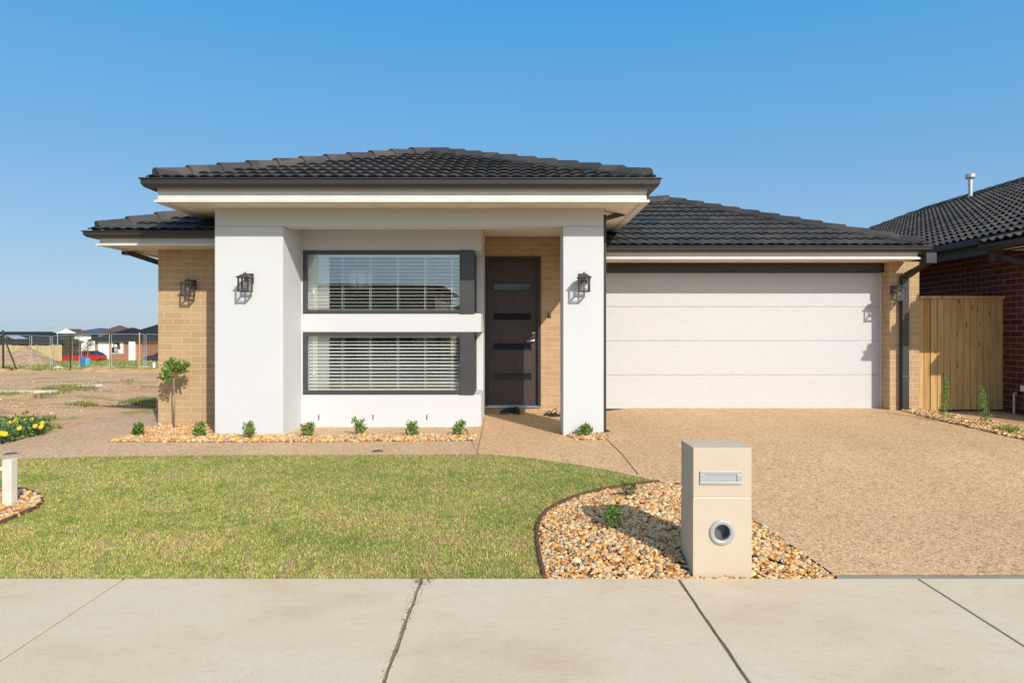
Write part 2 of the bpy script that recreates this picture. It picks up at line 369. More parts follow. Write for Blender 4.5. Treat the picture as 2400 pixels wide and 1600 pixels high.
# ------------------------------------------------------------------ ground sheet
def rng(a, b, st): return list(np.arange(a, b, st))
xs = sorted(set([-3000, -900, -300, -150] + rng(-100, -12, 4) + rng(-12, 10, .2) + [10, 14, 20, 40, 100, 300, 900, 3000] + [.9, 1.8]))
ys = sorted(set([-900, -200, -60, -30, -16, -9, -8.99, -1.21, -1.2, 0] + rng(1, 14, .2) + rng(14, 46, 1) + rng(46, 90, 2) + [88, 120, 200, 400, 1000, 3000] + [3.92, 7.1, 8.6, 9.6]))
V = []
def rough_z(x, y):
    z = G(x, y) - .03
    if y > 9.2 and x < -5.0 or y > 14:
        a = min(1, max(0, (y - 9.2) / 2)); z += a * .10 * noise.noise((x * .55, y * .4, 0)) + a * .05 * noise.noise((x * 2.1, y * 1.7, 3)) + .02 * a
    return z
for y in ys:
    for x in xs: V.append((x, y, rough_z(x, y)))
nx = len(xs); F = [(j*nx+i, j*nx+i+1, (j+1)*nx+i+1, (j+1)*nx+i) for j in range(len(ys)-1) for i in range(nx-1)]
tag(np_mesh('ground', V, F, M['soil'], smooth=True), kind='structure')

def drape(name, poly, off, mat, step=.25, zf=None, thick=0):
    bm = bmesh.new(); vs = [bm.verts.new((x, y, 0)) for x, y in poly]; bm.faces.new(vs)
    bmesh.ops.triangulate(bm, faces=bm.faces[:])
    x0 = min(p[0] for p in poly); x1 = max(p[0] for p in poly); y0 = min(p[1] for p in poly); y1 = max(p[1] for p in poly)
    cuts = [((a, 0, 0), (1, 0, 0)) for a in list(np.arange(math.ceil(x0/step)*step, x1, step)) + [.9, 1.8]] + [((0, a, 0), (0, 1, 0)) for a in list(np.arange(math.ceil(y0/step)*step, y1, step)) + [3.92, 5.2, 7.1, 8.6, 9.6]]
    for co, no in cuts: bmesh.ops.bisect_plane(bm, geom=bm.verts[:] + bm.edges[:] + bm.faces[:], plane_co=co, plane_no=no)
    for v in bm.verts: v.co.z = (zf or G)(v.co.x, v.co.y) + off
    bmesh.ops.recalc_face_normals(bm, faces=bm.faces)
    if sum(f.normal.z for f in bm.faces) < 0: bmesh.ops.reverse_faces(bm, faces=bm.faces)
    if thick:
        r = bmesh.ops.extrude_face_region(bm, geom=bm.faces[:])
        for e in r['geom']:
            if isinstance(e, bmesh.types.BMVert): e.co.z -= thick
        bmesh.ops.recalc_face_normals(bm, faces=bm.faces)
    me = bpy.data.meshes.new(name); bm.to_mesh(me); bm.free(); me.materials.append(mat)
    o = bpy.data.objects.new(name, me); COL.objects.link(o); return o
# curved outlines
def spline(pts, n=8):
    out = []
    for i in range(len(pts) - 1):
        p0 = pts[max(i-1, 0)]; p1 = pts[i]; p2 = pts[i+1]; p3 = pts[min(i+2, len(pts)-1)]
        for k in range(n):
            t = k / n
            out.append(tuple(.5 * ((2*p1[j]) + (-p0[j]+p2[j])*t + (2*p0[j]-5*p1[j]+4*p2[j]-p3[j])*t*t + (-p0[j]+3*p1[j]-3*p2[j]+p3[j])*t**3) for j in (0, 1)))
    return out + [pts[-1]]
bed_curve = spline([(gp(1277, 1357)[0], 3.925)] + [gp(*p) for p in ((1264, 1300), (1259, 1245), (1276, 1204), (1325, 1174), (1400, 1151), (1480, 1137), (1545, 1130))])
lawn_top = spline([gp(*p) for p in ((1545, 1130), (1480, 1114), (1400, 1098), (1300, 1082), (1200, 1070), (1100, 1065), (900, 1066), (500, 1067), (250, 1070), (0, 1077))])
lawn_top += [(-7, lawn_top[-1][1]), (-9.5, lawn_top[-1][1] - .1)]
lawn_poly = [(-9.5, 3.925)] + bed_curve + lawn_top[1:]
bed_right = [gp(1545, 1130), gp(1600, 1133), gp(1765, 1216), (gp(1962, 1352)[0], 3.925)]
bed_poly = bed_curve + bed_right[1:]
tag(drape('lawn_ground', lawn_poly, .0, M['lawnsoil']), kind='structure')
# driveway + path (one pour of exposed aggregate with saw cuts)
e0 = bed_right[-1]
drive_poly = [(e0[0], 3.97), (6.3, 3.97), (7.6, 6.0), gp(2480, 1048), gp(2400, 1031), gp(2300, 1008), gp(2200, 985), gp(2112, 962), (5.75, 10.5), (.2, 10.62)] + \
    [(-.6, 10.6), (-.6, 9.0), gp(1118, 1064)] + [p for p in lawn_top[::-1] if p[0] > gp(1118, 1064)[0] + .05] + bed_right[1:-1]
tag(drape('driveway', drive_poly, .004, M['drive']), kind='structure')
path_left = spline([gp(-120, 1058), gp(0, 1042), gp(60, 1028), gp(130, 1012), gp(190, 995), gp(280, 972), gp(372, 957)], 5)
path_poly = [p for p in lawn_top if gp(1118, 1064)[0] > p[0] > -7.1] + path_left[:-1] + [(-5.6, 11.3), (-5.6, 22), (-4.5, 22), (-4.5, 9.3), (-.6, 9.3), (-.6, 8.9), gp(1118, 1064)]
tag(drape('side_path', path_poly, .002, M['path']), kind='structure')
# footpath slabs with joints
jx = [(285, 1360, 0, 1549), (985, 1362, 898, 1600), (1590, 1358, 1755, 1600), (2140, 1350, 2400, 1515)]
def fp(px, py): d = FL * 1.42 / (py - HZ); return ((px - 1200) / FL * d, d)
js = []
for a, b, c, d in jx:
    p, q = fp(a, b), fp(c, d); k = (q[0] - p[0]) / (q[1] - p[1])
    js.append((p[0] + k * (3.92 - p[1]), p[0] + k * (2.2 - p[1])))
js = [(js[0][0] - 1.75*3, js[0][1] - 1.75*3), (js[0][0] - 1.75*2, js[0][1] - 1.75*2), (js[0][0] - 1.75, js[0][1] - 1.75)] + js + [(js[-1][0] + 1.5*i, js[-1][1] + 1.5*i) for i in (1, 2, 3)]
random.seed(4)
for i in range(len(js) - 1):
    g0 = .006 if i != 3 else .007; m = MB()
    (a0, a1), (b0, b1) = js[i], js[i+1]; top = []; n = 40; g = .009
    def wob(j, t):
        base = .007
        if j == 4: return .009 + .006 * noise.noise((t * 9, 3, 0)), .018 * noise.noise((t * 3.1, 7, 0)) + .008 * noise.noise((t * 13, 1, 0))
        if j == 5: return .008 + .003 * noise.noise((t * 9, 5, 0)), .003 * noise.noise((t * 9, 2, 0))
        return base, 0
    L = []; Rr = []
    for k in range(n + 1):
        t = k / n; y = 3.92 - t * 1.72
        w1, o1 = wob(i, t); w2, o2 = wob(i + 1, t)
        L.append((a0 + (a1 - a0) * t + o1 + w1, y)); Rr.append((b0 + (b1 - b0) * t + o2 - w2, y))
    vs = [(x, y, -.136) for x, y in L] + [(x, y, -.136) for x, y in Rr] + [(x, y, -.24) for x, y in L] + [(x, y, -.24) for x, y in Rr]
    N1 = n + 1; fs = [(k, k+1, N1+k+1, N1+k) for k in range(n)] + [(k, 2*N1+k, 2*N1+k+1, k+1) for k in range(n)] + [(N1+k, N1+k+1, 3*N1+k+1, 3*N1+k) for k in range(n)]
    fs += [(0, N1, 3*N1, 2*N1), (n, 2*N1+n, 3*N1+n, N1+n)]
    m.add(vs, fs); o = m.build('footpath', M['concrete'], bevel=.003, seg=2); tag(o, kind='structure')
m = MB().box(-9, 8, 2.19, 3.93, -.24, -.145); tag(m.build('footpath_bedding', M['joint']), kind='structure')
m = MB().box(e0[0], 8.5, 3.945, 3.968, -.2, -.134); tag(m.build('driveway_joint_strip', M['joint_dark']), kind='structure')
# verge, kerb and road behind the camera
tag(drape('verge', [(-40, -1.2), (40, -1.2), (40, 2.19), (-40, 2.19)], .0, M['lawnsoil'], 4), kind='structure')
m = MB().box(-60, 60, -1.5, -1.2, -.3, -.13); tag(m.build('kerb', M['concrete'], bevel=.02), kind='structure')
m = MB().box(-60, 60, -9, -1.5, -.5, -.262); tag(m.build('road', M['asphalt']), kind='structure')
m = MB().box(-60, 60, -9.3, -9, -.3, -.12); tag(m.build('kerb', M['concrete'], bevel=.02), kind='structure')

# ------------------------------------------------------------------ saw cuts
def strip(name, pts, wid, off, mat):
    m = MB(); prev = None
    for i, (x, y) in enumerate(pts):
        d = Vector(pts[min(i+1, len(pts)-1)]) - Vector(pts[max(i-1, 0)]); n = Vector((-d.y, d.x)).normalized() * wid / 2
        a = len(m.v); m.v += [(x+n.x, y+n.y, G(x, y)+off), (x-n.x, y-n.y, G(x, y)+off)]; m.c += [(1, 1, 1)] * 2
        if i: m.f.append((a-2, a-1, a+1, a))
    return m.build(name, mat)
def lerp_pts(a, b, n=14): return [(a[0] + (b[0]-a[0])*i/n, a[1] + (b[1]-a[1])*i/n) for i in range(n+1)]
tag(strip('path_joint', lerp_pts(gp(1136, 978), gp(1118, 1063)), .011, .007, M['joint']), kind='structure')
tag(strip('driveway_joint', lerp_pts(gp(1414, 1022), gp(1496, 1112)), .011, .009, M['joint']), kind='structure')

# ------------------------------------------------------------------ roofs
def tile_face(u0, u1, vmax, O, U, Vd, tanp, clips, gauge=.32, roll=.15, amp=.02, lift=.03, bold=False):
    """O eave origin (3d), U unit along eave, Vd horizontal unit up the slope"""
    bm = bmesh.new(); U = Vector(U); Vd = Vector(Vd); cp = 1 / math.sqrt(1 + tanp**2); S = Vector((Vd.x*cp, Vd.y*cp, tanp*cp)); Nn = U.cross(S)
    if Nn.z < 0: Nn = -Nn
    nu = int((u1 - u0) / (roll / 6)) + 1; us = [u0 + (u1 - u0) * i / nu for i in range(nu + 1)]
    nv = int(vmax / cp / gauge) + 2
    prof = [amp * (.5 + .5 * math.cos(2*math.pi*(u / roll))) ** 1.3 if bold else amp * (1 - abs(math.cos(math.pi * u / roll)) ** 5) for u in us]
    for j in range(nv):
        jit = random.uniform(-.003, .003); sh = 0
        rows = []
        for (vv, h, e) in ((j*gauge + .006, lift - .016, 0), (j*gauge, lift, 0), (j*gauge + gauge*.5, lift*.5, 0), (j*gauge + gauge + .03, 0, 0)):
            rows.append([bm.verts.new(Vector(O) + U*u + S*vv + Nn*(h + jit + p)) for u, p in zip(us, prof)])
        for a, b in zip(rows[:-1], rows[1:]):
            for i in range(nu): bm.faces.new((a[i], a[i+1], b[i+1], b[i]))
    ql = [bm.verts.new(Vector(O) + U*u + S*v_ + Nn*(-.012)) for u, v_ in ((u0, .03), (u1, .03), (u1, vmax/cp + .05), (u0, vmax/cp + .05))]; bm.faces.new(ql)
    ql = [bm.verts.new(Vector(O) + U*u + S*.03 + Nn*h_) for u, h_ in ((u0, -.10), (u1, -.10), (u1, .012), (u0, .012))]; bm.faces.new(ql)
    for co, no in clips:
        bmesh.ops.bisect_plane(bm, geom=bm.verts[:] + bm.edges[:] + bm.faces[:], plane_co=co, plane_no=no, clear_outer=True)
    vs = [v.co.copy() for v in bm.verts]; bm.verts.index_update()
    fs = [tuple(v.index for v in f.verts) for f in bm.faces]; bm.free(); return vs, fs
def caps(m, P, Q, seg=.36, w=.115, h=.055):
    P, Q = Vector(P), Vector(Q); d = (Q - P); L = d.length; d.normalize(); side = d.cross(Vector((0, 0, 1))).normalized(); up = side.cross(d)
    prof = [(-1, -1.5), (-.95, -.5), (-.48, .75), (0, .95), (.48, .75), (.95, -.5), (1, -1.5)]
    n = max(1, int(L / seg)); st = L / n; k = len(prof)
    for i in range(n):
        a = P + d * (i * st - .03); b = P + d * ((i + 1) * st + .02); vs = []
        for c, sc, lf in ((a, 1.10, .018), (b, .94, -.004)):
            for (x, z) in prof: vs.append(c + side * (x * w * sc) + up * (z * h * sc + lf))
        fs = [(q, q+1, k+q+1, k+q) for q in range(k-1)] + [tuple(range(k)), tuple(range(2*k-1, k-1, -1))]
        m.add(vs, fs)
def hip_roof(parent, rect, z0, tanp, faces, name='roof', xclip=None, yridge=None, extra=None, mat='tile', capl=None, depth=None):
    x0, x1, y0, y1 = rect; w = x1 - x0; hw = w / 2; mb = MB(); xc = []
    if xclip: xc = xclip
    if 'S' in faces:
        vs, fs = tile_face(0, w, (yridge or hw), (x0, y0, z0), (1, 0, 0), (0, 1, 0), tanp,
            [((x0, y0, 0), (-1, 1, 0)), ((x1, y0, 0), (1, 1, 0)), ((0, y0 + (yridge or hw), 0), (0, 1, 0))] + xc); mb.add(vs, fs)
    if 'W' in faces:
        vs, fs = tile_face(0, y1 - y0, hw, (x0, y0, z0), (0, 1, 0), (1, 0, 0), tanp, [((x0, y0, 0), (1, -1, 0)), ((x0 + hw, 0, 0), (1, 0, 0)), ((0, y1, 0), (0, 1, 0))] + xc); mb.add(vs, fs)
    if 'E' in faces:
        vs, fs = tile_face(0, y1 - y0, hw, (x1, y0, z0), (0, 1, 0), (-1, 0, 0), tanp, [((x1, y0, 0), (-1, -1, 0)), ((x1 - hw, 0, 0), (-1, 0, 0)), ((0, y1, 0), (0, 1, 0))] + xc); mb.add(vs, fs)
    o = mb.build(name, M[mat], parent, normals=False)
    return o

HOUSE = thing('brick_house', (0.4, 9.4, 0), 'new single storey house of white render and tan brick with charcoal hip roof', 'house')
TP = .40; TPA = .362
def ringed(m, prof, x0, x1, y0, y1, sides='WSE', closed=True):
    """sweep an (outward, z) profile round the W, S and E sides of a rectangle; open at the back"""
    def pts(o):
        P = []
        if 'W' in sides: P += [(x0 - o, y1), (x0 - o, y0 - o)]
        elif 'S' in sides: P += [(x0, y0 - o)]
        if 'E' in sides: P += [(x1 + o, y0 - o), (x1 + o, y1)]
        elif 'S' in sides: P += [(x1, y0 - o)]
        return P
    k = len(prof); rows = [[(x, y, z) for x, y in pts(o)] for o, z in prof]; n = len(rows[0]); vs = [p for r in rows for p in r]; fs = []
    for i in range(k if closed else k - 1):
        j = (i + 1) % k
        for q in range(n - 1): fs.append((i*n+q, i*n+q+1, j*n+q+1, j*n+q))
    fs += [tuple(i*n for i in range(k)), tuple(i*n+n-1 for i in range(k-1, -1, -1))]
    m.add(vs, fs)
def gutter_prof(zb, zt):   # quad gutter with rolled lip
    h = zt - zb
    return [(.0, zb + .012), (.045, zb), (.085, zb + .008), (.112, zb + h*.38), (.116, zb + h*.86), (.132, zb + h*.9), (.132, zt), (.108, zt), (.104, zb + h*.5), (.08, zb + .02), (.0, zb + .03)]
def fascia_prof(zb, zt): return [(-.08, zb), (.012, zb), (.012, zb + .026), (-.016, zb + .034), (-.024, zb + (zt-zb)*.60), (-.014, zb + (zt-zb)*.66), (-.014, zt), (.0, zt + .002), (.0, zt + .03), (-.08, zt + .03)]
def eaves(x0, x1, y0, y1, zf0, zg0, zg1, sides):
    a = MB(); ringed(a, gutter_prof(zg0, zg1), x0, x1, y0, y1, sides); a.build('gutter', M['charcoal'], HOUSE)
    b = MB(); ringed(b, fascia_prof(zf0, zg0 + .03), x0, x1, y0, y1, sides); b.build('fascia', M['fascia'], HOUSE)

# front block A
AX0, AX1, AY0, AY1 = -4.153, 1.59, 7.95, 15.0
eaves(AX0, AX1, AY0, AY1, 2.785, 2.934, 3.046, 'WSE')
MB().box(AX0 + .0, AX1 - .0, AY0 + .0, AY1 - .1, 2.80, 2.81).build('eave_lining', M['soffit'], HOUSE)
rA = (AX0 - .07, AX1 + .07, AY0 - .07, AY1); zA = 3.045
roofA = hip_roof(HOUSE, rA, zA, TPA, 'SWE')
hwA = (rA[1] - rA[0]) / 2; apA = (rA[0] + hwA, rA[2] + hwA, zA + hwA * TPA)
m = MB(); o = .05
caps(m, (rA[0] + .09, rA[2] + .09, zA + .035 + .04), (apA[0], apA[1], apA[2] + .04)); caps(m, (rA[1] - .09, rA[2] + .09, zA + .035 + .04), (apA[0], apA[1], apA[2] + .04))
caps(m, (apA[0], apA[1] + .1, apA[2] + .01), (apA[0], AY1, apA[2] + .01)); m.build('ridge_tiles', M['tile'], roofA)
# left wing B
BX0, BY0 = -5.33, 8.77
eaves(BX0, -3.669, BY0, 20, 2.385, 2.475, 2.56, 'WS')
MB().box(BX0, -3.669, BY0, 20, 2.40, 2.41).build('eave_lining', M['soffit'], HOUSE)
rB = (BX0 - .07, 6.0, BY0 - .07, 20.0); zB = 2.56
roofB = hip_roof(HOUSE, rB, zB, TP, 'SW', xclip=[((-3.66, 0, 0), (1, 0, 0))])
m = MB(); caps(m, (rB[0] + .09, rB[2] + .09, zB + .04 + .09 * TP), (rB[0] + 1.85, rB[2] + 1.85, zB + .04 + 1.85 * TP)); m.build('ridge_tiles', M['tile'], roofB)
# garage wing C
CX1, CY0 = 5.86, 9.81
eaves(1.22, CX1, CY0, 20, 2.32, 2.42, 2.497, 'SE')
MB().box(1.21, CX1, CY0, 20, 2.325, 2.335).build('eave_lining', M['soffit'], HOUSE)
rC = (-.14, CX1 + .07, CY0 - .07, 20.0); zC = 2.50
hwC = (rC[1] - rC[0]) / 2
vs, fs = tile_face(1.135 - rC[0], rC[1] - rC[0], hwC, (rC[0], rC[2], zC), (1, 0, 0), (0, 1, 0), TP, [((rC[1], rC[2], 0), (1, 1, 0)), ((0, rC[2] + hwC, 0), (0, 1, 0))])
vs2, fs2 = tile_face(0, 10, hwC, (rC[1], rC[2], zC), (0, 1, 0), (-1, 0, 0), TP, [((rC[1], rC[2], 0), (-1, -1, 0)), ((rC[1] - hwC, 0, 0), (-1, 0, 0))])
m2 = MB(); m2.add(vs, fs); m2.add(vs2, fs2); roofC = m2.build('roof', M['tile'], HOUSE, normals=False)
apC = (rC[1] - hwC, rC[2] + hwC, zC + hwC * TP)
m = MB(); caps(m, (rC[1] - .09, rC[2] + .09, zC + .075), (apC[0], apC[1], apC[2] + .04)); caps(m, (apC[0], apC[1], apC[2] + .05), (1.0, apC[1], apC[2] + .05), h=.05)
m.build('ridge_tiles', M['tile'], roofC)
# lead/metal valley where garage roof meets the front block
MB().box(1.135, 1.32, 9.9, 9.96, 2.46, 2.52).build('valley_flashing', M['charcoal'], HOUSE)

# ------------------------------------------------------------------ walls
W = MB(); W.box(-3.668, -2.826, 8.42, 9.32, -.15, 2.577)          # left column block
W.build('rendered_pillar', M['render'], HOUSE, bevel=.008)
W = MB(); W.box(.63, 1.13, 8.42, 8.92, -.15, 2.577); W.build('rendered_pillar', M['render'], HOUSE, bevel=.008)
W = MB(); W.box(-3.668, 1.13, 8.423, 8.68, 2.579, 2.835); W.box(-3.665, -3.45, 9.33, 14, 2.3, 2.834); W.box(-3.666, -2.828, 8.685, 9.318, 2.5775, 2.832); W.box(.9, 1.128, 8.69, 14, 2.35, 2.834)
W.build('rendered_beam', M['render'], HOUSE, bevel=.006)
MB().box(-2.82, .89, 8.69, 10.5, 2.74, 2.78).build('porch_ceiling', M['soffit'], HOUSE)
YW = 9.15; zwb, zb0, zb1, zwt = .439, 1.274, 1.522, 2.368
XR, XWf = -.415, -.505
W = MB()
for z0, z1 in ((-.15, zwb), (zb0, zb1), (zwt, 2.72)):
    W.box(-2.83, XR, YW, YW + .22, z0, z1); W.box(XR - .22, XR, YW + .222, 10.5, z0, z1)
for z0, z1 in ((zwb, zb0), (zb1, zwt)): W.box(XR - .22, XR, 9.82, 10.5, z0 + .001, z1 - .001); W.box(-2.83, -2.80, YW + .0, YW + .22, z0 + .001, z1 - .001)
W.build('rendered_bay_wall', M['render'], HOUSE, bevel=.005)
m = MB()
for px in (747.5, 874.5, 1000.5): x = (px - 1200) / 174.8; MB().box(x - .006, x + .006, YW - .003, YW + .01, .095, .17).build('weep_hole', M['charcoal_trim'], HOUSE)
W = MB(); W.box(-4.83, -3.67, 9.32, 9.55, -.3, 2.40); W.box(-4.83, -4.6, 9.551, 19, -.9, 2.40); W.build('brick_wall', M['brick'], HOUSE)
DY = 10.55
W = MB(); W.box(-.64, -.425, DY, DY + .2, -.1, 2.76); W.box(-.4245, .445, DY, DY + .2, 2.438, 2.76); W.box(.4455, .85, DY, DY + .2, -.1, 2.76)
W.box(-.4245, .445, DY + .002, DY + .2, -.1, .118)
W.build('brick_wall', M['brick'], HOUSE)
W = MB(); W.box(5.65, 6.09, 10.21, 10.7, -.1, 2.322); W.box(5.85, 6.088, 10.701, 19, -.1, 2.322); W.build('brick_wall', M['brick'], HOUSE)
W = MB(); W.box(.86, 5.70, 10.36, 10.5, 2.187, 2.315); W.build('garage_lintel', M['charcoal_trim'], HOUSE)

# garage door
gd = thing('x', (0, 0, 0), None, None); bpy.data.objects.remove(gd)
m = MB(); z = .098; hs = [.523] * 4
for k in range(4):
    m.box(.86, 5.655, 10.46, 10.5, z, z + .5215 - .003); z += .5215
GDO = m.build('garage_door', M['garage'], HOUSE, bevel=.006)
MB().box(.86, 5.655, 10.485, 10.51, .1, 2.18).build('panel_joint', M['charcoal'], GDO)
MB().box(.87, 5.65, 10.452, 10.49, .078, .1).build('bottom_seal', M['rubber'], GDO)
m = MB()
for x0, x1 in ((5.625, 5.65),): m.box(x0, x1, 10.43, 10.455, .11, 2.18)
m.build('side_trim', M['fascia'], GDO)

# front door
D0, D1, DZ0, DZ1 = -.416, .442, .133, 2.435
m = MB(); m.box(D0, D0 + .045, DY - .02, DY + .1, DZ0, DZ1); m.box(D1 - .045, D1, DY - .02, DY + .1, DZ0, DZ1); m.box(D0 + .0455, D1 - .0455, DY - .02, DY + .1, DZ1 - .045, DZ1)
DF = m.build('door_frame', M['charcoal_trim'], HOUSE, bevel=.004)
slots = []
for k in range(4):
    zc = EYE + (HZ - (671.5 + 70.2 * k)) / 151.7; slots.append((zc - .05, zc + .05))
xs0, xs1 = (1157 - 1200) / 151.7, (1245 - 1200) / 151.7
m = MB(); yf = DY + .04; L0, L1 = D0 + .047, D1 - .047; zz = [DZ0 + .012] + [q for s in slots[::-1] for q in s] + [DZ1 - .047]
m.box(L0, xs0, yf, yf + .04, zz[0], zz[-1]); m.box(xs1, L1, yf, yf + .04, zz[0], zz[-1])
for a, b in zip(zz[0::2], zz[1::2]): m.box(xs0, xs1, yf, yf + .04, a, b)
DR = m.build('front_door', M['door'], HOUSE)
for a, b in slots:
    f = MB(); f.box(xs0 - .012, xs1 + .012, yf - .008, yf + .01, a - .012, a + .004); f.box(xs0 - .012, xs1 + .012, yf - .008, yf + .01, b - .004, b + .012)
    f.box(xs0 - .012, xs0 + .004, yf - .007, yf + .01, a + .005, b - .005); f.box(xs1 - .004, xs1 + .012, yf - .007, yf + .01, a + .005, b - .005)
    f.build('slot_frame', M['charcoal_trim'], DR)
    MB().box(xs0, xs1, yf + .018, yf + .024, a, b).build('glass_slot', M['glass_dark'], DR)
hx = (1250.5 - 1200) / 151.7; m = MB()
m.lathe([(.0, -.02), (.027, -.02), (.027, 0)], (hx, yf, EYE + (777 - 798.5) / 151.7), 16, 'y')
m.tube([(hx, yf - .02, 1.138), (hx, yf - .055, 1.138), (hx - .03, yf - .06, 1.138), (hx - .12, yf - .058, 1.14)], .010, 8)
m.build('handle', M['steel'], DR, smooth=True)
MB().lathe([(.0, -.022), (.02, -.022), (.029, -.012), (.029, 0)], (hx, yf, EYE + (777 - 780) / 151.7), 16, 'y').build('lock', M['steel'], DR, smooth=True)
MB().box(D0, D1, DY - .035, DY + .1, DZ0 - .022, DZ0).build('door_sill', M['mortar_white'], HOUSE)
bx = (1287.6 - 1200) / 151.7; bz = EYE + (777 - 739) / 151.7
db = MB().box(bx - .024, bx + .024, DY - .02, DY, bz - .035, bz + .03).build('doorbell', M['black'], HOUSE, bevel=.004)
MB().lathe([(0, -.024), (.012, -.024), (.012, -.02)], (bx + .004, DY, bz + .006), 12, 'y').build('button', M['steel'], db)

# windows with blinds
def window(z0, z1, n_slats, tilt):
    t = .05; X0, X1 = -2.80, XWf; yo = YW + .0; XP = (1076.5 - 1200) / 176   # wide corner post
    m = MB(); m.box(X0, X1, yo - .012, yo + .06, z0, z0 + t); m.box(X0, X1, yo - .012, yo + .06, z1 - t, z1); m.box(X0, X0 + t, yo - .011, yo + .06, z0 + t, z1 - t)
    m.box(XP, X1, yo - .02, yo + .06, z0 - .004, z1 + .004)
    m.box(X1 - .045, X1 - .002, yo + .061, 9.80, z0, z0 + .04); m.box(X1 - .045, X1 - .002, yo + .061, 9.80, z1 - .04, z1); m.box(X1 - .045, X1 - .003, 9.77, 9.81, z0 + .04, z1 - .04)
    wo = m.build('window_frame', M['frame'], HOUSE, bevel=.003)
    MB().add([(X0 + t, yo + .03, z0 + t), (XP, yo + .03, z0 + t), (XP, yo + .03, z1 - t), (X0 + t, yo + .03, z1 - t)], [(0, 1, 2, 3)]).build('pane', M['glass'], wo)
    MB().add([(X1 - .02, yo + .06, z0 + .04), (X1 - .02, 9.77, z0 + .04), (X1 - .02, 9.77, z1 - .04), (X1 - .02, yo + .06, z1 - .04)], [(0, 1, 2, 3)]).build('pane', M['glass'], wo)
    m = MB(); yb = yo + .10; top = z1 - .075; b0, b1 = X0 + .045, XP - .02
    m.box(b0, b1, yb, yb + .05, top, z1 - .02)
    st = (top - z0 - .06) / n_slats; random.seed(7); ct, s_ = math.cos(tilt) * .025, math.sin(tilt) * .025
    for k in range(n_slats):
        z = z0 + .055 + st * k; j = random.uniform(-.0015, .0015)
        m.add([(b0, yb + .025 - ct, z - s_ + j), (b1, yb + .025 - ct, z - s_ - j), (b1, yb + .025 + ct, z + s_ - j), (b0, yb + .025 + ct, z + s_ + j),
               (b0, yb + .025 - ct, z - s_ + j + .004), (b1, yb + .025 - ct, z - s_ - j + .004), (b1, yb + .025 + ct, z + s_ - j + .004), (b0, yb + .025 + ct, z + s_ + j + .004)],
              [(0, 3, 2, 1), (4, 5, 6, 7), (0, 1, 5, 4), (1, 2, 6, 5), (2, 3, 7, 6), (3, 0, 4, 7)])
    for px in (741, 804, 869, 933, 997, 1060):
        x = (px - 1200) / 172.5
        for dx, yy in ((-.006, yb - .003), (.006, yb + .052)): m.box(x + dx - .0022, x + dx + .0022, yy, yy + .003, z0 + .05, top)
    x = (735 - 1200) / 173; m.tube([(x, yb - .012, top), (x, yb - .012, top - .45)], .004, 6); m.tube([(x, yb - .012, top - .45), (x, yb - .012, top - .5)], .012, 8)
    m.build('blind', M['blind'], wo)
window(zb1 + .002, zwt - .002, 15, R(1)); window(zwb + .002, zb0 - .002, 15, R(15))
# room behind the windows
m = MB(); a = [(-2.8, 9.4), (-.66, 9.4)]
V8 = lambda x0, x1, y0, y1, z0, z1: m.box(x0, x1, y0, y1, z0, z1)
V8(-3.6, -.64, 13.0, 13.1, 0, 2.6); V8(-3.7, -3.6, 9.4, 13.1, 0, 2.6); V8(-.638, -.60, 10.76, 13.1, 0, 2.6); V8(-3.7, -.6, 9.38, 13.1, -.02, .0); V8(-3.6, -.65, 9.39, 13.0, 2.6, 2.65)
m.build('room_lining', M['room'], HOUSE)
MB().box(-2.79, -2.5, 9.33, 9.37, .4, 2.4).build('curtain', M['blind'], HOUSE); MB().box(-1.35, -1.0, 12.9, 12.98, .0, 2.1).build('inner_door', M['blind'], HOUSE)
PL = thing('pendant_lamp', (-2.36, 10.4, 1.9), 'large white petal pendant lamp hanging in the room behind the upper window', 'lamp')
m = MB()
for k in range(7):
    t = 2 * math.pi * k / 7; vs = []; fs = []; n = 10; q = 5
    for i in range(n + 1):
        ph = math.pi * i / n; r = .21 * math.sin(ph) ** .7; z = 2.09 + .17 * math.cos(ph)
        for j in range(q):
            tt = t + (j / (q - 1) - .5) * .8; rr = r * (1 + .12 * math.cos((j / (q - 1) - .5) * math.pi))
            vs.append((-2.36 + rr * math.cos(tt), 10.4 + rr * math.sin(tt), z))
    for i in range(n):
        for j in range(q - 1): fs.append((i*q+j, i*q+j+1, (i+1)*q+j+1, (i+1)*q+j))
    m.add(vs, fs)
m.build('lamp_shade', M['white'], PL, smooth=True)
MB().tube([(-2.36, 10.4, 2.2), (-2.36, 10.4, 2.6)], .005, 6).build('cord', M['white'], PL)

# downpipes
def sq_pipe(m, pts, wx, wy):
    for a, b in zip(pts[:-1], pts[1:]):
        a, b = Vector(a), Vector(b); vs = [p + Vector((sx * wx / 2, sy * wy / 2, 0)) if abs((b-a).z) > .5 else p + Vector((0, sx * wy / 2, sy * wx / 2)) for p in (a, b) for sx, sy in ((-1, -1), (1, -1), (1, 1), (-1, 1))]
        m.add(vs, [(0, 1, 2, 3), (7, 6, 5, 4), (0, 4, 5, 1), (1, 5, 6, 2), (2, 6, 7, 3), (3, 7, 4, 0)])
m = MB(); sq_pipe(m, [(1.66, 9.1, 2.92), (1.62, 9.06, 2.885), (1.16, 8.60, 2.70)], .06, .09); sq_pipe(m, [(1.154, 8.57, 2.745), (1.154, 8.57, .03)], .046, .1); sq_pipe(m, [(1.16, 8.57, .055), (1.23, 8.56, .02)], .04, .07)
m.build('downpipe', M['charcoal'], HOUSE, bevel=.006)
m = MB(); m.box(-5.38, -5.27, 9.4, 9.5, 2.34, 2.475); sq_pipe(m, [(-5.3, 9.45, 2.37), (-4.88, 9.75, 2.21)], .07, .09); sq_pipe(m, [(-4.875, 9.75, 2.25), (-4.875, 9.75, -.1)], .075, .1)
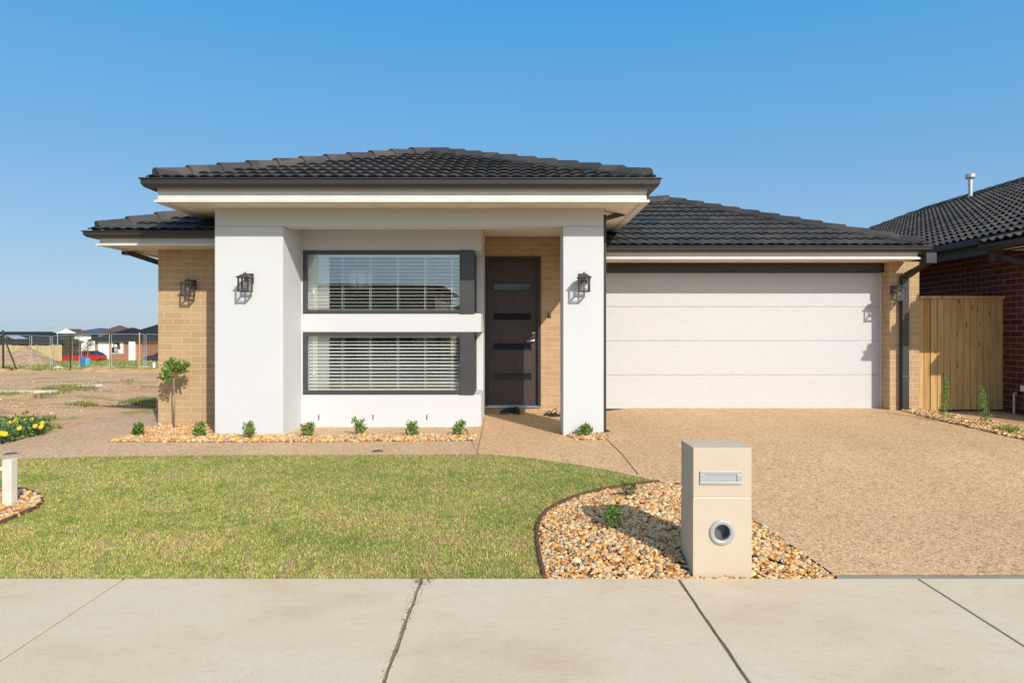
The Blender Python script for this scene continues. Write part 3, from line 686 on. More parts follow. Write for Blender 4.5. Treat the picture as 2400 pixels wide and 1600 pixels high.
m.build('downpipe', M['charcoal'], HOUSE, bevel=.006)
m = MB(); m.box(5.90, 6.05, 9.72, 9.86, 2.255, 2.40); sq_pipe(m, [(5.98, 9.8, 2.27), (5.84, 10.13, 2.12)], .07, .1)
m.add([(5.90, 9.74, 2.27), (6.0, 9.74, 2.27), (6.0, 9.82, 2.27), (5.90, 9.82, 2.27), (5.79, 10.10, 2.07), (5.89, 10.10, 2.07), (5.89, 10.2, 2.11), (5.79, 10.2, 2.11)], [(0, 3, 2, 1), (4, 5, 6, 7), (0, 1, 5, 4), (1, 2, 6, 5), (2, 3, 7, 6), (3, 0, 4, 7)])
m.box(5.79, 5.89, 10.12, 10.205, .12, 2.11); m.box(5.785, 5.895, 10.115, 10.209, .6, .62); m.box(5.785, 5.895, 10.115, 10.209, 1.45, 1.47)
m.build('downpipe', M['charcoal'], HOUSE, bevel=.005)

# ------------------------------------------------------------------ wall lanterns (built round the point on the wall, facing -y)
def make_lantern():
    t = thing('wall_lantern', (0, 0, 0), 'dark box lantern with clear bulb on the white render left of the windows', 'lantern', 'box lanterns on the front walls')
    MB().box(-.055, .055, -.02, 0, -.055, .07).build('back_plate', M['bronze'], t, bevel=.003)
    MB().box(-.012, .012, -.1, -.02, .035, .055).build('arm', M['bronze'], t)
    y0, y1, zt, zb, h = -.20, -.08, .005, -.15, .06; yc = (y0 + y1) / 2
    m = MB()
    for x in (-h, h):
        for y in (y0, y1): m.box(x - .008, x + .008, y - .008, y + .008, zb, zt)
    m.box(-h - .011, h + .011, y0 - .011, y0 + .009, zb - .014, zb + .001); m.box(-h - .011, h + .011, y1 - .009, y1 + .011, zb - .014, zb + .001)
    m.box(-h - .011, -h + .009, y0 + .01, y1 - .01, zb - .014, zb + .001); m.box(h - .009, h + .011, y0 + .01, y1 - .01, zb - .014, zb + .001)
    for y in (y0, y1): m.box(-h, h, y - .003, y + .003, zb + .015, zb + .020)
    m.build('frame', M['bronze'], t)
    m = MB(); e = .085; q = .03
    vs = [(-e, yc - e, zt), (e, yc - e, zt), (e, yc + e - .005, zt), (-e, yc + e - .005, zt), (-e, yc - e, zt + .008), (e, yc - e, zt + .008), (e, yc + e - .005, zt + .008), (-e, yc + e - .005, zt + .008),
          (-q, yc - q, zt + .045), (q, yc - q, zt + .045), (q, yc + q, zt + .045), (-q, yc + q, zt + .045)]
    m.add(vs, [(0, 3, 2, 1), (0, 1, 5, 4), (1, 2, 6, 5), (2, 3, 7, 6), (3, 0, 4, 7), (4, 5, 9, 8), (5, 6, 10, 9), (6, 7, 11, 10), (7, 4, 8, 11), (8, 9, 10, 11)])
    m.box(-.02, .02, yc - .02, yc + .02, zt + .0455, zt + .058); m.build('cap', M['bronze'], t)
    MB().lathe([(0, .08), (.007, .076), (.009, .07), (.006, .062), (.006, .058)], (0, yc, zt), 10).build('finial', M['bronze'], t, smooth=True)
    m = MB()
    for x in (-h, h): m.add([(x, y0 + .007, zb + .002), (x, y1 - .007, zb + .002), (x, y1 - .007, zt - .001), (x, y0 + .007, zt - .001)], [(0, 1, 2, 3)])
    for y in (y0, y1): m.add([(-h + .007, y, zb + .002), (h - .007, y, zb + .002), (h - .007, y, zt - .001), (-h + .007, y, zt - .001)], [(0, 1, 2, 3)])
    m.build('glass', M['glass_clear'], t)
    MB().lathe([(0, 0), (.014, 0), (.014, -.035), (.0, -.035)], (0, yc, zt - .001), 12).build('socket', M['bronze'], t)
    MB().lathe([(.010, -.036), (.020, -.06), (.022, -.08), (.015, -.10), (0, -.108)], (0, yc, zt), 12).build('bulb', M['bulb'], t, smooth=True)
    return t
ln = make_lantern()
for i, (x, y, z, lb) in enumerate([
    (-3.237, 8.42, 1.925, 'dark box lantern on the white pillar left of the windows'),
    (.874, 8.42, 1.925, 'dark box lantern on the narrow white pillar between front door and garage'),
    (-4.36, 9.32, 1.915, 'dark box lantern on tan brick above the little round-headed tree'),
    (5.712, 10.21, 1.90, 'dark box lantern on the brick pier between garage door and downpipe')]):
    o = ln if i == 0 else copy_tree(ln)
    o.location = (x, y, z); o['label'] = lb

# ------------------------------------------------------------------ letterbox
LX0, LX1, LY0, LY1 = 1.052, 1.392, 3.965, 4.245; LZT = EYE + (777 - 1049) / 404; LZJ = EYE + (777 - 1166.5) / 404
LB = thing('letterbox', ((LX0 + LX1) / 2, (LY0 + LY1) / 2, -.14), 'square beige rendered letterbox pillar with silver slot and round silver paper hole', 'letterbox')
zc_ = EYE + (777 - 1247.5) / 404; xr_ = (1692.5 - 1200) / 404; rr_ = .052
def ring_face(m, x0, x1, z0, z1, cx, cz, r, y, n=32):
    vs = []; outer = []
    for k in range(n):
        t = 2 * math.pi * k / n + math.pi / 4; c, s_ = math.cos(t), math.sin(t); vs.append((cx + r * c, y, cz + r * s_))
    for k in range(n):
        t = 2 * math.pi * k / n + math.pi / 4; c, s_ = math.cos(t), math.sin(t); q = 1 / max(abs(c), abs(s_)); u, v = c * q, s_ * q
        vs.append(((x1 if u > 0 else x0) * abs(u) + cx * (1 - abs(u)), y, (z1 if v > 0 else z0) * abs(v) + cz * (1 - abs(v))))
    m.add(vs, [(k, (k + 1) % n, n + (k + 1) % n, n + k) for k in range(n)])
body = MB(); zj = LZJ - .004
ring_face(body, LX0, LX1, -.3, zj, xr_, zc_, rr_, LY0)
body.add([(LX0, LY0, -.3), (LX1, LY0, -.3), (LX1, LY1, -.3), (LX0, LY1, -.3), (LX0, LY0, zj), (LX1, LY0, zj), (LX1, LY1, zj), (LX0, LY1, zj)], [(1, 2, 6, 5), (2, 3, 7, 6), (3, 0, 4, 7), (4, 5, 6, 7)])
body.build('body', M['letterbox'], LB, normals=False)
MB().box(LX0 + .004, LX1 - .004, LY0 + .004, LY1 - .004, LZJ - .004, LZJ + .004).build('joint_line', M['post'], LB)
MB().box(LX0, LX1, LY0, LY1, LZJ + .004, LZT).build('head_block', M['letterbox'], LB, bevel=.004)
m = MB(); m.lathe([(rr_ - .006, .09), (rr_ - .006, -.006), (rr_ - .002, -.010), (.068, -.011), (.0735, -.007), (.0755, .002)], (xr_, LY0, zc_), 40, 'y'); m.build('paper_holder', M['silver'], LB, smooth=True)
MB().lathe([(rr_ - .007, .002), (rr_ - .007, .05), (0, .05)], (xr_, LY0, zc_), 32, 'y').build('tube_lining', plain('tube_grey', (.13, .14, .14), .25), LB)
px0, px1, py0, py1 = 1641.2, 1740, 1104, 1135.5
sx0, sx1, sz1, sz0 = (px0 - 1200) / 404.8, (px1 - 1200) / 404.8, EYE + (777 - py0) / 404.8, EYE + (777 - py1) / 404.8
m = MB(); t_ = .022; m.box(sx0, sx1, LY0 - .009, LY0, sz0, sz0 + .016); m.box(sx0, sx1, LY0 - .009, LY0, sz1 - .020, sz1); m.box(sx0, sx0 + .030, LY0 - .0088, LY0, sz0 + .016, sz1 - .020); m.box(sx1 - .030, sx1, LY0 - .0088, LY0, sz0 + .016, sz1 - .020)
sp = m.build('slot_plate', M['silver'], LB, bevel=.002)
MB().box(sx0 + .031, sx1 - .031, LY0 - .004, LY0 + .001, sz0 + .017, sz1 - .021).build('flap', M['silver'], sp)

# ------------------------------------------------------------------ side fence (timber) and neighbour house
fx0, fx1, fy, fz0, fz1 = 6.10, 7.39, 10.27, .11, 1.775
FE = thing('timber_fence', ((fx0 + fx1) / 2, fy, 0), 'new treated pine paling fence and gate between the garage pier and dark brick neighbour', 'fence')
random.seed(3); m = MB(); x = fx0; i = 0
while x < fx1 - .02:
    x2 = min(x + .1, fx1); zb = fz0 - (.06 if x < 6.3 else 0)
    gap = .016 if abs(x - 6.2) < .055 else .007
    m.box(x + .001, x2 - gap, fy + random.uniform(-.003, .003), fy + .018, zb + random.uniform(0, .004), fz1); x = x2
m.build('palings', M['fence'], FE)
m = MB(); m.box(fx0, fx1 + .01, fy - .03, fy + .07, fz1 + .001, fz1 + .04); m.build('capping_rail', M['fence'], FE)
m = MB()
for z in (.3, .95, 1.6): m.box(fx0, fx1, fy + .02, fy + .06, z, z + .07)
m.build('rail', M['fence'], FE)

NB = thing('brick_house', (12, 14, 0), 'dark red brick neighbour house at the right edge with black tiled roof', 'house')
m = MB(); m.box(7.39, 7.6, 8.6, 25.6, -.2, 2.52); m.box(7.601, 17.2, 25.4, 25.6, -.2, 2.52); m.box(17.2, 17.4, 8.83, 25.6, -.2, 2.52); m.box(7.601, 17.4, 8.6, 8.82, -.2, 2.52); m.build('brick_wall', M['brick_dark'], NB)
zN = 2.63; rN = (6.91, 17.81, 2.8, 60.0); yN = 8.5
random.seed(5)
hwN = 5.45; yB = 26.05
vs, fs = tile_face(0, 32, hwN, (rN[0], yN, zN), (0, 1, 0), (1, 0, 0), .414, [((rN[0] + hwN, 0, 0), (1, 0, 0)), ((rN[0], yN, 0), (1, -1, 0)), ((rN[0], yB, 0), (1, 1, 0))], roll=.165, amp=.045, lift=.045, bold=True)
vs2, fs2 = tile_face(0, 13, hwN, (rN[0], yN, zN), (1, 0, 0), (0, 1, 0), .414, [((rN[0], yN, 0), (-1, 1, 0)), ((rN[1], yN, 0), (1, 1, 0))], roll=.165, amp=.045, lift=.045, bold=True)
mN = MB(); mN.add(vs, fs); mN.add(vs2, fs2); mN.add([(rN[0], yB, zN), (rN[1], yB, zN), (rN[0] + hwN, yB - hwN, zN + hwN * .414)], [(0, 1, 2)]); mN.add([(rN[1], yB, zN), (rN[1], yN, zN), (rN[0] + hwN, yN + hwN, zN + hwN * .414), (rN[0] + hwN, yB - hwN, zN + hwN * .414)], [(0, 1, 2, 3)]); roofN = mN.build('roof', M['tile'], NB, normals=False)
zr = zN + hwN * .414
m = MB(); caps(m, (rN[0] + hwN, yN + hwN, zr + .06), (rN[0] + hwN, yB - hwN, zr + .06)); caps(m, (rN[0] + .02, yB - .02, zN + .06), (rN[0] + hwN, yB - hwN, zr + .06)); caps(m, (rN[0] + .02, yN + .02, zN + .06), (rN[0] + hwN, yN + hwN, zr + .06)); m.build('ridge_tiles', M['tile'], roofN)
m = MB(); m.prism([(6.99, 2.55), (6.87, 2.57), (6.87, 2.66), (6.95, 2.66), (6.99, 2.63)], 8.6, yB, 'y'); m.build('gutter', M['charcoal_trim'], NB)
m = MB(); m.box(6.99, 7.02, 8.6, yB, 2.42, 2.63); m.box(7.021, 7.389, 8.6, yB, 2.49, 2.50); m.build('fascia', M['charcoal_trim'], NB)
# small lower porch roof on the near corner
EX, EY0, EY1, EZ = 6.75, 8.14, 9.84, 2.46
m = MB(); m.box(EX + .03, EX + .06, EY0 + .03, EY1 - .03, EZ - .04, EZ + .05); m.box(EX + .061, 14, EY0 + .03, EY0 + .06, EZ - .04, EZ + .05); m.box(EX + .061, 7.389, EY1 - .06, EY1 - .03, EZ - .04, EZ + .05); m.build('fascia', M['charcoal_trim'], NB)
m = MB(); m.box(EX + .061, 14, EY0 + .061, 8.59, EZ - .02, EZ - .01); m.box(EX + .061, 7.388, 8.591, EY1 - .061, EZ - .02, EZ - .01); m.build('eave_lining', M['soffit'], NB)
m = MB(); ringed(m, [(0, 0), (.09, .01), (.1, .09), (.0, .09)][:0] or [(0., EZ), (.06, EZ - .01), (.09, EZ + .02), (.09, EZ + .05), (0., EZ + .05)], EX + .03, 14, EY0 + .03, EY1 - .03, 'WSE'[:2]); m.build('gutter', M['charcoal_trim'], NB)
vs, fs = tile_face(0, EY1 - EY0 + .04, 1.4, (EX - .03, EY0 - .03, EZ + .05), (0, 1, 0), (1, 0, 0), .414, [((EX - .03, EY0 - .03, 0), (1, -1, 0)), ((EX - .03, EY1, 0), (1, 1, 0))], roll=.165, amp=.045, lift=.045, bold=True)
vs2, fs2 = tile_face(0, 8, 1.4, (EX - .03, EY0 - .03, EZ + .05), (1, 0, 0), (0, 1, 0), .414, [((EX - .03, EY0 - .03, 0), (-1, 1, 0))], roll=.165, amp=.045, lift=.045, bold=True)
vs3, fs3 = tile_face(0, 3, 1.0, (EX - .03, EY1, EZ + .05), (1, 0, 0), (0, -1, 0), .414, [((EX - .03, EY1, 0), (-1, -1, 0))], roll=.165, amp=.045, lift=.045, bold=True)
mN = MB(); mN.add(vs, fs); mN.add(vs2, fs2); mN.add(vs3, fs3); mN.build('roof', M['tile'], NB, normals=False)
m = MB(); m.box(6.84, 6.98, 9.66, 9.78, 2.28, 2.44); sq_pipe(m, [(6.93, 9.70, 2.33), (7.33, 9.40, 2.16)], .07, .09); sq_pipe(m, [(7.34, 9.40, 2.20), (7.34, 9.40, .1)], .08, .1); m.build('downpipe', M['charcoal_trim'], NB)
x, y, z = 7.83, 10.5, EYE + (777 - 912) / 152
MB().box(7.78, 14, 7.62, 8.13, 2.45, 2.6).build('porch_beam', M['charcoal_trim'], NB)
m = MB(); m.box(7.37, 7.39, 9.82, 9.90, .42, .50); m.build('meter_label', M['white'], NB)
# flue
fX, fY, fZ = 12.0, 17.87, 4.72
FLU = thing('roof_flue', (fX, fY, fZ), 'galvanised flue pipe with cap standing on the black tiled roof', 'flue')
MB().lathe([(.055, -.15), (.055, .64)], (fX, fY, fZ), 16).build('pipe', M['galv'], FLU, smooth=True)
MB().lathe([(.0, .57), (.12, .57), (.125, .60), (.125, .66), (.11, .68), (0, .69)], (fX, fY, fZ), 20).build('cap', M['galv'], FLU)
# garden tap
TP_ = thing('garden_tap', (7.3, 9.9, .1), 'small silver garden tap on a standpipe by the dark brick wall', 'tap')
MB().tube([(7.34, 9.98, .05), (7.34, 9.98, .38)], .018, 8).build('standpipe', M['galv'], TP_); MB().tube([(7.34, 9.98, .38), (7.32, 9.92, .40), (7.31, 9.88, .36)], .014, 8).build('spout', M['steel'], TP_)

# ------------------------------------------------------------------ pebbles
rs = np.random.RandomState(11)
def ico(sub):
    bm = bmesh.new(); bmesh.ops.create_icosphere(bm, subdivisions=sub, radius=1); V = np.array([v.co[:] for v in bm.verts]); F = np.array([[v.index for v in f.verts] for f in bm.faces]); bm.free(); return V, F
IV, IF = ico(2); VAR = []
for k in range(14):
    v = IV.copy(); r = np.ones(len(v))
    for _ in range(7):
        d = rs.normal(size=3); d /= np.linalg.norm(d); r -= .26 * np.clip((v @ d) - .4, 0, 1) * 2
    r += np.array([.13 * noise.noise(Vector(p) * 1.3 + Vector((k * 5, 0, 0))) for p in v]); VAR.append(v * r[:, None])
VAR = np.array(VAR)
PAL = np.array([(.66, .38, .14), (.70, .44, .19), (.74, .54, .30), (.62, .31, .09), (.52, .21, .055), (.68, .52, .34), (.44, .37, .28), (.33, .29, .24), (.76, .60, .38), (.40, .14, .05)])
PW = np.array([.16, .18, .15, .11, .08, .11, .06, .03, .09, .03])
def in_poly(P, poly):
    x, y = P[:, 0], P[:, 1]; ins = np.zeros(len(P), bool); n = len(poly)
    for i in range(n):
        x1, y1 = poly[i]; x2, y2 = poly[(i+1) % n]
        c = ((y1 > y) != (y2 > y)) & (x < (x2 - x1) * (y - y1) / (y2 - y1 + 1e-12) + x1); ins ^= c
    return ins
def pebbles(name, poly, dens, size, zf, label, layers=1, flat=.55, avoid=None, pal=None):
    poly = [tuple(p) for p in poly]; xs_ = [p[0] for p in poly]; ys_ = [p[1] for p in poly]
    A = (max(xs_) - min(xs_)) * (max(ys_) - min(ys_)); n = int(A * dens)
    P = np.stack([rs.uniform(min(xs_), max(xs_), n), rs.uniform(min(ys_), max(ys_), n)], 1); P = P[in_poly(P, poly)]
    if avoid is not None: P = P[~((P[:, 0] > avoid[0]) & (P[:, 0] < avoid[1]) & (P[:, 1] > avoid[2]) & (P[:, 1] < avoid[3]))]
    n = len(P); s = size * np.exp(rs.normal(0, .33, n)); s = np.clip(s, size * .45, size * 2.1)
    sc = np.stack([s * rs.uniform(.85, 1.45, n), s * rs.uniform(.65, 1.0, n), s * rs.uniform(flat * .7, flat * 1.3, n)], 1)
    v = VAR[rs.randint(0, len(VAR), n)] * sc[:, None, :]
    a = rs.uniform(0, 6.28, n); tx = rs.normal(0, .35, n); ca, sa, ct, st = np.cos(a), np.sin(a), np.cos(tx), np.sin(tx)
    y1 = v[:, :, 1] * ct[:, None] - v[:, :, 2] * st[:, None]; z1 = v[:, :, 1] * st[:, None] + v[:, :, 2] * ct[:, None]; x1 = v[:, :, 0]
    X = x1 * ca[:, None] - y1 * sa[:, None] + P[:, 0:1]; Y = x1 * sa[:, None] + y1 * ca[:, None] + P[:, 1:2]
    zb = np.array([zf(*p) for p in P]) + rs.uniform(0, size * .8, n)
    Z = z1 + zb[:, None]
    V = np.stack([X, Y, Z], 2).reshape(-1, 3); F = (IF[None] + (np.arange(n) * len(IV))[:, None, None]).reshape(-1, 3)
    c = (PAL[rs.choice(len(PAL), n, p=PW / PW.sum())] if pal is None else np.array(pal)[rs.randint(0, len(pal), n)]) * rs.uniform(.75, 1.15, n)[:, None]; C = np.repeat(np.clip(c, 0, 1), len(IV), 0)
    o = np_mesh(name, V, F, M['pebble'], C, smooth=True); tag(o, label, 'pebbles', kind='stuff'); return o
def edge_dist(p, poly):
    d = 9
    for i in range(len(poly)):
        a, b = poly[i], poly[(i+1) % len(poly)]; ax, ay = b[0]-a[0], b[1]-a[1]; L = ax*ax+ay*ay + 1e-9; t = max(0, min(1, ((p[0]-a[0])*ax+(p[1]-a[1])*ay)/L))
        d = min(d, math.hypot(p[0]-a[0]-ax*t, p[1]-a[1]-ay*t))
    return d
bedz = lambda x, y: G(x, y) + .055 * sm(edge_dist((x, y), bed_poly) / .4) - .012
M['bedsoil'] = plain('bed_soil', (.16, .10, .06), .95, 0, .3, 20)
tag(drape('bed_soil', bed_poly, -.012, M['bedsoil'], .1, bedz), kind='structure')
pebbles('pebble_bed', bed_poly, 4200, .0165, bedz, 'golden river pebbles in the bed around the beige letterbox', avoid=(LX0 - .01, LX1 + .01, LY0 - .01, LY1 + .01))
strip_poly = [gp(*p) for p in ((252, 1036), (300, 1024), (330, 1006), (372, 1001))] + [(-4.83, 9.31), (-3.69, 9.31), (-3.69, 8.40), (-2.80, 8.40)] + [gp(*p) for p in ((700, 1023), (900, 1021), (1115, 1020), (1112, 1033), (800, 1036), (500, 1037))]
pebbles('pebble_strip', strip_poly, 2300, .019, lambda x, y: G(x, y) + .008, 'golden pebbles in the narrow strip below the white wall')
pebbles('pebble_patch', [gp(*p) for p in ((1322, 1017), (1412, 1017), (1430, 1026), (1410, 1031), (1350, 1032))], 2000, .020, lambda x, y: G(x, y) + .008, 'small patch of pebbles in front of the right white pillar')
rb = [gp(*p) for p in ((2112, 963), (2200, 986), (2300, 1009), (2400, 1032), (2480, 1050), (2480, 1020), (2400, 1006), (2300, 986), (2200, 968), (2150, 960))]
pebbles('pebble_border', rb, 1800, .022, lambda x, y: G(x, y) + .01, 'golden pebble border along the right edge of the driveway')
lbed = spline([gp(*p) for p in ((-220, 1168), (-60, 1152), (20, 1150), (62, 1153), (92, 1166), (98, 1180), (78, 1196), (40, 1212), (-10, 1232), (-160, 1262), (-240, 1230))], 5)
lbz = lambda x, y: G(x, y) + .012
tag(drape('bed_soil', lbed, .002, M['bedsoil'], .2), kind='structure')
pebbles('pebble_bed', lbed, 2200, .02, lbz, 'golden pebbles in the small bed at the left edge around the pale post')
a0, a1 = js[4]
pebbles('crack_grit', [(a0 - .05, 3.90), (a0 + .05, 3.90), (a0 + (a1 - a0) * .35 + .02, 3.3), (a1 + .012, 2.4), (a1 - .02, 2.4), (a0 + (a1 - a0) * .35 - .02, 3.3)], 4200, .0028, lambda x, y: -.1365, 'fine soil crumbs along the wandering footpath crack', pal=[(.22, .14, .08), (.32, .22, .13), (.14, .09, .05)])
pebbles('crack_grit', [(a0 - .07, 3.93), (a0 + .09, 3.93), (a0 + .07, 3.86), (a0 + .01, 3.80), (a0 - .03, 3.86)], 9000, .0040, lambda x, y: -.1365, 'patch of brown soil spilling from the lawn onto the crack', pal=[(.22, .14, .08), (.32, .22, .13), (.14, .09, .05)])
# edging strips
def edging(pts, label, h=.05, wd=.02):
    m = MB(); n = len(pts)
    for i, (x, y) in enumerate(pts):
        d = Vector(pts[min(i+1, n-1)]) - Vector(pts[max(i-1, 0)]); q = Vector((-d.y, d.x)).normalized() * wd / 2; z = G(x, y); a = len(m.v)
        m.v += [(x+q.x, y+q.y, z-.03), (x+q.x, y+q.y, z+h), (x-q.x, y-q.y, z+h), (x-q.x, y-q.y, z-.03)]; m.c += [(1, 1, 1)] * 4
        if i: m.f += [(a-4+k, a-4+(k+1) % 4, a+(k+1) % 4, a+k) for k in range(4)]
    m.f += [(0, 1, 2, 3), (4*n-1, 4*n-2, 4*n-3, 4*n-4)]
    tag(m.build('garden_edging', M['edging']), label, 'edging', 'garden edging strips')
edging(bed_curve, 'curved brown edging between lawn and letterbox bed', .022)
edging(lbed[3:-5], 'curved brown edging round the small left bed', .03)

# ------------------------------------------------------------------ lawn
def blades(name, P, L, Wd, colr, lean=.5, parent=None, zoff=0, zs=None, mat='grass'):
    n = len(P); a = rs.uniform(0, 6.28, n); ln_ = rs.uniform(.1, 1, n) * lean; b = rs.uniform(0, 6.28, n)
    dx, dy = np.cos(a), np.sin(a); lx, ly = np.cos(b) * ln_, np.sin(b) * ln_; up = np.sqrt(np.clip(1 - ln_**2 * .8, .1, 1))
    z = (zs if zs is not None else np.array([G(*p) for p in P])) + zoff
    B = np.stack([P[:, 0], P[:, 1], z], 1); D = np.stack([dx, dy, 0 * dx], 1) * Wd[:, None] * .5
    M1 = B + np.stack([lx * .35, ly * .35, up * .55], 1) * L[:, None]; T = B + np.stack([lx, ly, up * .92], 1) * L[:, None]
    V = np.stack([B - D, B + D, M1 + D * .8, M1 - D * .8, T], 1).reshape(-1, 3)
    i = (np.arange(n) * 5)[:, None]; F = np.concatenate([i + np.array([[0, 1, 2]]), i + np.array([[0, 2, 3]]), i + np.array([[3, 2, 4]])], 0)
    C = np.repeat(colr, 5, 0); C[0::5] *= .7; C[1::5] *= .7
    return np_mesh(name, V, F, M[mat], C, parent=parent)
def scatter(poly, n):
    xs_ = [p[0] for p in poly]; ys_ = [p[1] for p in poly]
    P = np.stack([rs.uniform(min(xs_), max(xs_), n), rs.uniform(min(ys_), max(ys_), n)], 1); return P[in_poly(P, poly)]
P = scatter([(-6.3, 3.925)] + bed_curve + [p for p in lawn_top[1:] if p[0] > -6.3] + [(-6.3, 7.0)], 560000)
keep = (np.abs(P[:, 0]) < .78 * P[:, 1] + .4) & (rs.rand(len(P)) < np.clip(4.6 / P[:, 1], .45, 1)**1.6); P = P[keep]
P = P[~in_poly(P, lbed)]; P = P + rs.normal(0, .011, P.shape); P[:, 1] = np.maximum(P[:, 1], 3.917)
n1 = np.array([noise.noise((x * .9, y * 1.9, 1)) + .5 * noise.noise((x * 3.1, y * 4.5, 2)) for x, y in P]); n2 = np.array([noise.noise((x * 7, y * 7, 5)) for x, y in P])
n3 = np.array([noise.noise((x * 22, y * 22, 8)) for x, y in P])
straw = np.clip(.40 + n1 * .34 + n2 * .34 + n3 * .45 - (P[:, 1] - 5.3) * .05 + rs.normal(0, .2, len(P)), 0, 1)[:, None]
g1 = np.array([(.22, .325, .05)]); g2 = np.array([(.82, .67, .28)]); C = g1 * (1 - straw) + g2 * straw
pick = rs.rand(len(P)); C[pick < .25] = C[pick < .25] * np.array([1.15, 1.25, .9]); C[pick > .93] = np.array([.7, .58, .33]); bare = (n2 + .6 * n3 + .5 * n1) > .42; C[bare & (rs.rand(len(P)) < .6)] = np.array([.56, .40, .22])
C *= rs.uniform(.5, 1.35, len(P))[:, None]
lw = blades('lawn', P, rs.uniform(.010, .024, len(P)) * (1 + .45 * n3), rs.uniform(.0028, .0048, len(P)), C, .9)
tag(lw, 'short green and straw coloured lawn in front of the house', 'grass', kind='stuff')

# ------------------------------------------------------------------ plants
def leaves(mb, c, rad, n, ll, wd, cols, seed, up=.4, shell=.5, core=None):
    r = random.Random(seed); c = Vector(c)
    for _ in range(n):
        d = Vector((r.gauss(0, 1), r.gauss(0, 1), r.gauss(0, 1))).normalized(); q = r.uniform(shell, 1) ** .6 * (1 + .25 * noise.noise(d * 2.2 + Vector((seed, 0, 0))))
        p = c + Vector((d.x * rad[0], d.y * rad[1], d.z * rad[2])) * q
        a = (d + Vector((r.gauss(0, .6), r.gauss(0, .6), up + r.gauss(0, .5)))).normalized(); s = a.cross(Vector((r.gauss(0, 1), r.gauss(0, 1), r.gauss(0, 1)))).normalized(); nn = a.cross(s)
        l = ll * r.uniform(.6, 1.25); w_ = wd * r.uniform(.7, 1.2); col = r.choice(cols); k = r.uniform(.7, 1.25); col = tuple(x * k for x in col)
        mb.add([p, p + a * l * .35 + s * w_ * .5 + nn * w_ * .15, p + a * l * .75 + s * w_ * .4 + nn * w_ * .1, p + a * l - nn * l * .1, p + a * l * .75 - s * w_ * .4 + nn * w_ * .1, p + a * l * .35 - s * w_ * .5 + nn * w_ * .15],
               [(0, 1, 5), (1, 2, 4, 5), (2, 3, 4)], col)
GR = [(.10, .20, .03), (.15, .27, .04), (.22, .34, .06), (.08, .15, .03)]
GL = [(.16, .27, .05), (.24, .36, .08), (.3, .4, .1), (.1, .18, .03)]
def shrub(px, py, wpx, hpx, label, seed, cols=GL, n=170, ll=.035, name='small_shrub', group='young shrubs in the pebbles', zadd=0.0, cat='shrub', d=None, side=0):
    x, y = gp(px, py); s = FL / y; h = hpx / s; w_ = wpx / s; z = G(x, y) + zadd
    t = thing(name, (x, y, z), label, cat, group); m = MB(); r = random.Random(seed)
    m2 = MB()
    for k in range(6):
        a = r.uniform(0, 6.28); rr = w_ * .35 * r.uniform(.3, 1.2); tip = (x + rr * math.cos(a), y + rr * math.sin(a), z + h * r.uniform(.6, 1.0))
        m2.tube([(x, y, z - .02), ((x + tip[0]) / 2 + r.uniform(-.01, .01), (y + tip[1]) / 2, z + h * .4), tip], [.004, .003, .0015], 5)
        leaves(m, tip, (w_ * .17, w_ * .17, h * .2), n // 9, ll, ll * .55, cols, seed * 7 + k, .5, .0)
    leaves(m, (x, y, z + h * .48), (w_ * .42, w_ * .42, h * .42), n, ll, ll * .55, cols, seed, .5, .1)
    m2.build('stems', M['bark'], t); m.build('foliage', M['leaf'], t, normals=False); return t
S = [(324, 1023, 28, 26, 'dark green rounded young shrub leftmost of the row, alone on the side path', GR), (467, 1024, 36, 30, 'spreading young shrub in pebbles beside the tan brick wall', GL),
     (585, 1030, 26, 36, 'thin upright young shrub in front of the left white pillar', GL), (722, 1024, 34, 32, 'leafy young shrub below the left end of the lower window', GL),
     (843, 1020, 30, 36, 'tallest airy young shrub below the middle of the lower window', GL), (966, 1023, 34, 32, 'pale green bushy young shrub below the right half of the window', GL),
     (1075, 1022, 34, 32, 'young shrub at the right end of the row beside the porch path', GL)]
for i, (a, b, c, d, lb, cl) in enumerate(S): shrub(a, b, c, d, lb, 20 + i, cl, 230 if i else 320, .03)
shrub(1373, 1024, 30, 28, 'small spiky green plant at the foot of the right white pillar', 41, GL, 90, .045)
shrub(1437, 1256, 62, 50, 'bright green leafy plant in the sunlit letterbox bed', 42, [(.16, .3, .04), (.2, .38, .05), (.28, .42, .09), (.08, .16, .03)], 200, .022, zadd=.05, group='plants in the letterbox bed')
shrub(1472, 1176, 44, 34, 'dark feathery plant in the letterbox shadow near the lawn', 43, [(.05, .09, .03), (.09, .15, .05), (.04, .06, .03)], 240, .014, zadd=.04, group='plants in the letterbox bed')
# standard tree
x, y = gp(408, 1000); y = 8.95; x = (408 - 1200) / FL * y
M['bark'] = M['bark']
TR = thing('standard_tree', (x, y, 0), 'slender young tree with a round leafy head against the tan brick wall', 'tree')
MB().tube([(x, y, 0), (x + .008, y, .4), (x - .004, y, .6), (x + .004, y, .76)], [.011, .01, .009, .008], 7).build('trunk', M['bark'], TR, smooth=True)
m = MB(); zt = EYE + (777 - 862) / 178
for k, (dx, dy, dz, r_) in enumerate([(0, 0, .02, .12), (-.1, .03, -.02, .08), (.09, -.02, .0, .09), (-.05, -.06, -.09, .07), (.04, .05, -.03, .09), (-.15, 0, -.10, .035), (.0, 0, .07, .08), (.13, .02, .03, .045)]):
    leaves(m, (x + dx, y + dy, zt + dz), (r_, r_, r_ * .8), int(70 * r_ / .1), .055, .026, [(.16, .3, .04), (.22, .38, .05), (.34, .46, .1), (.1, .2, .03)], 60 + k, .25, .0)
m.build('crown', M['leaf'], TR, normals=False)
m = MB()
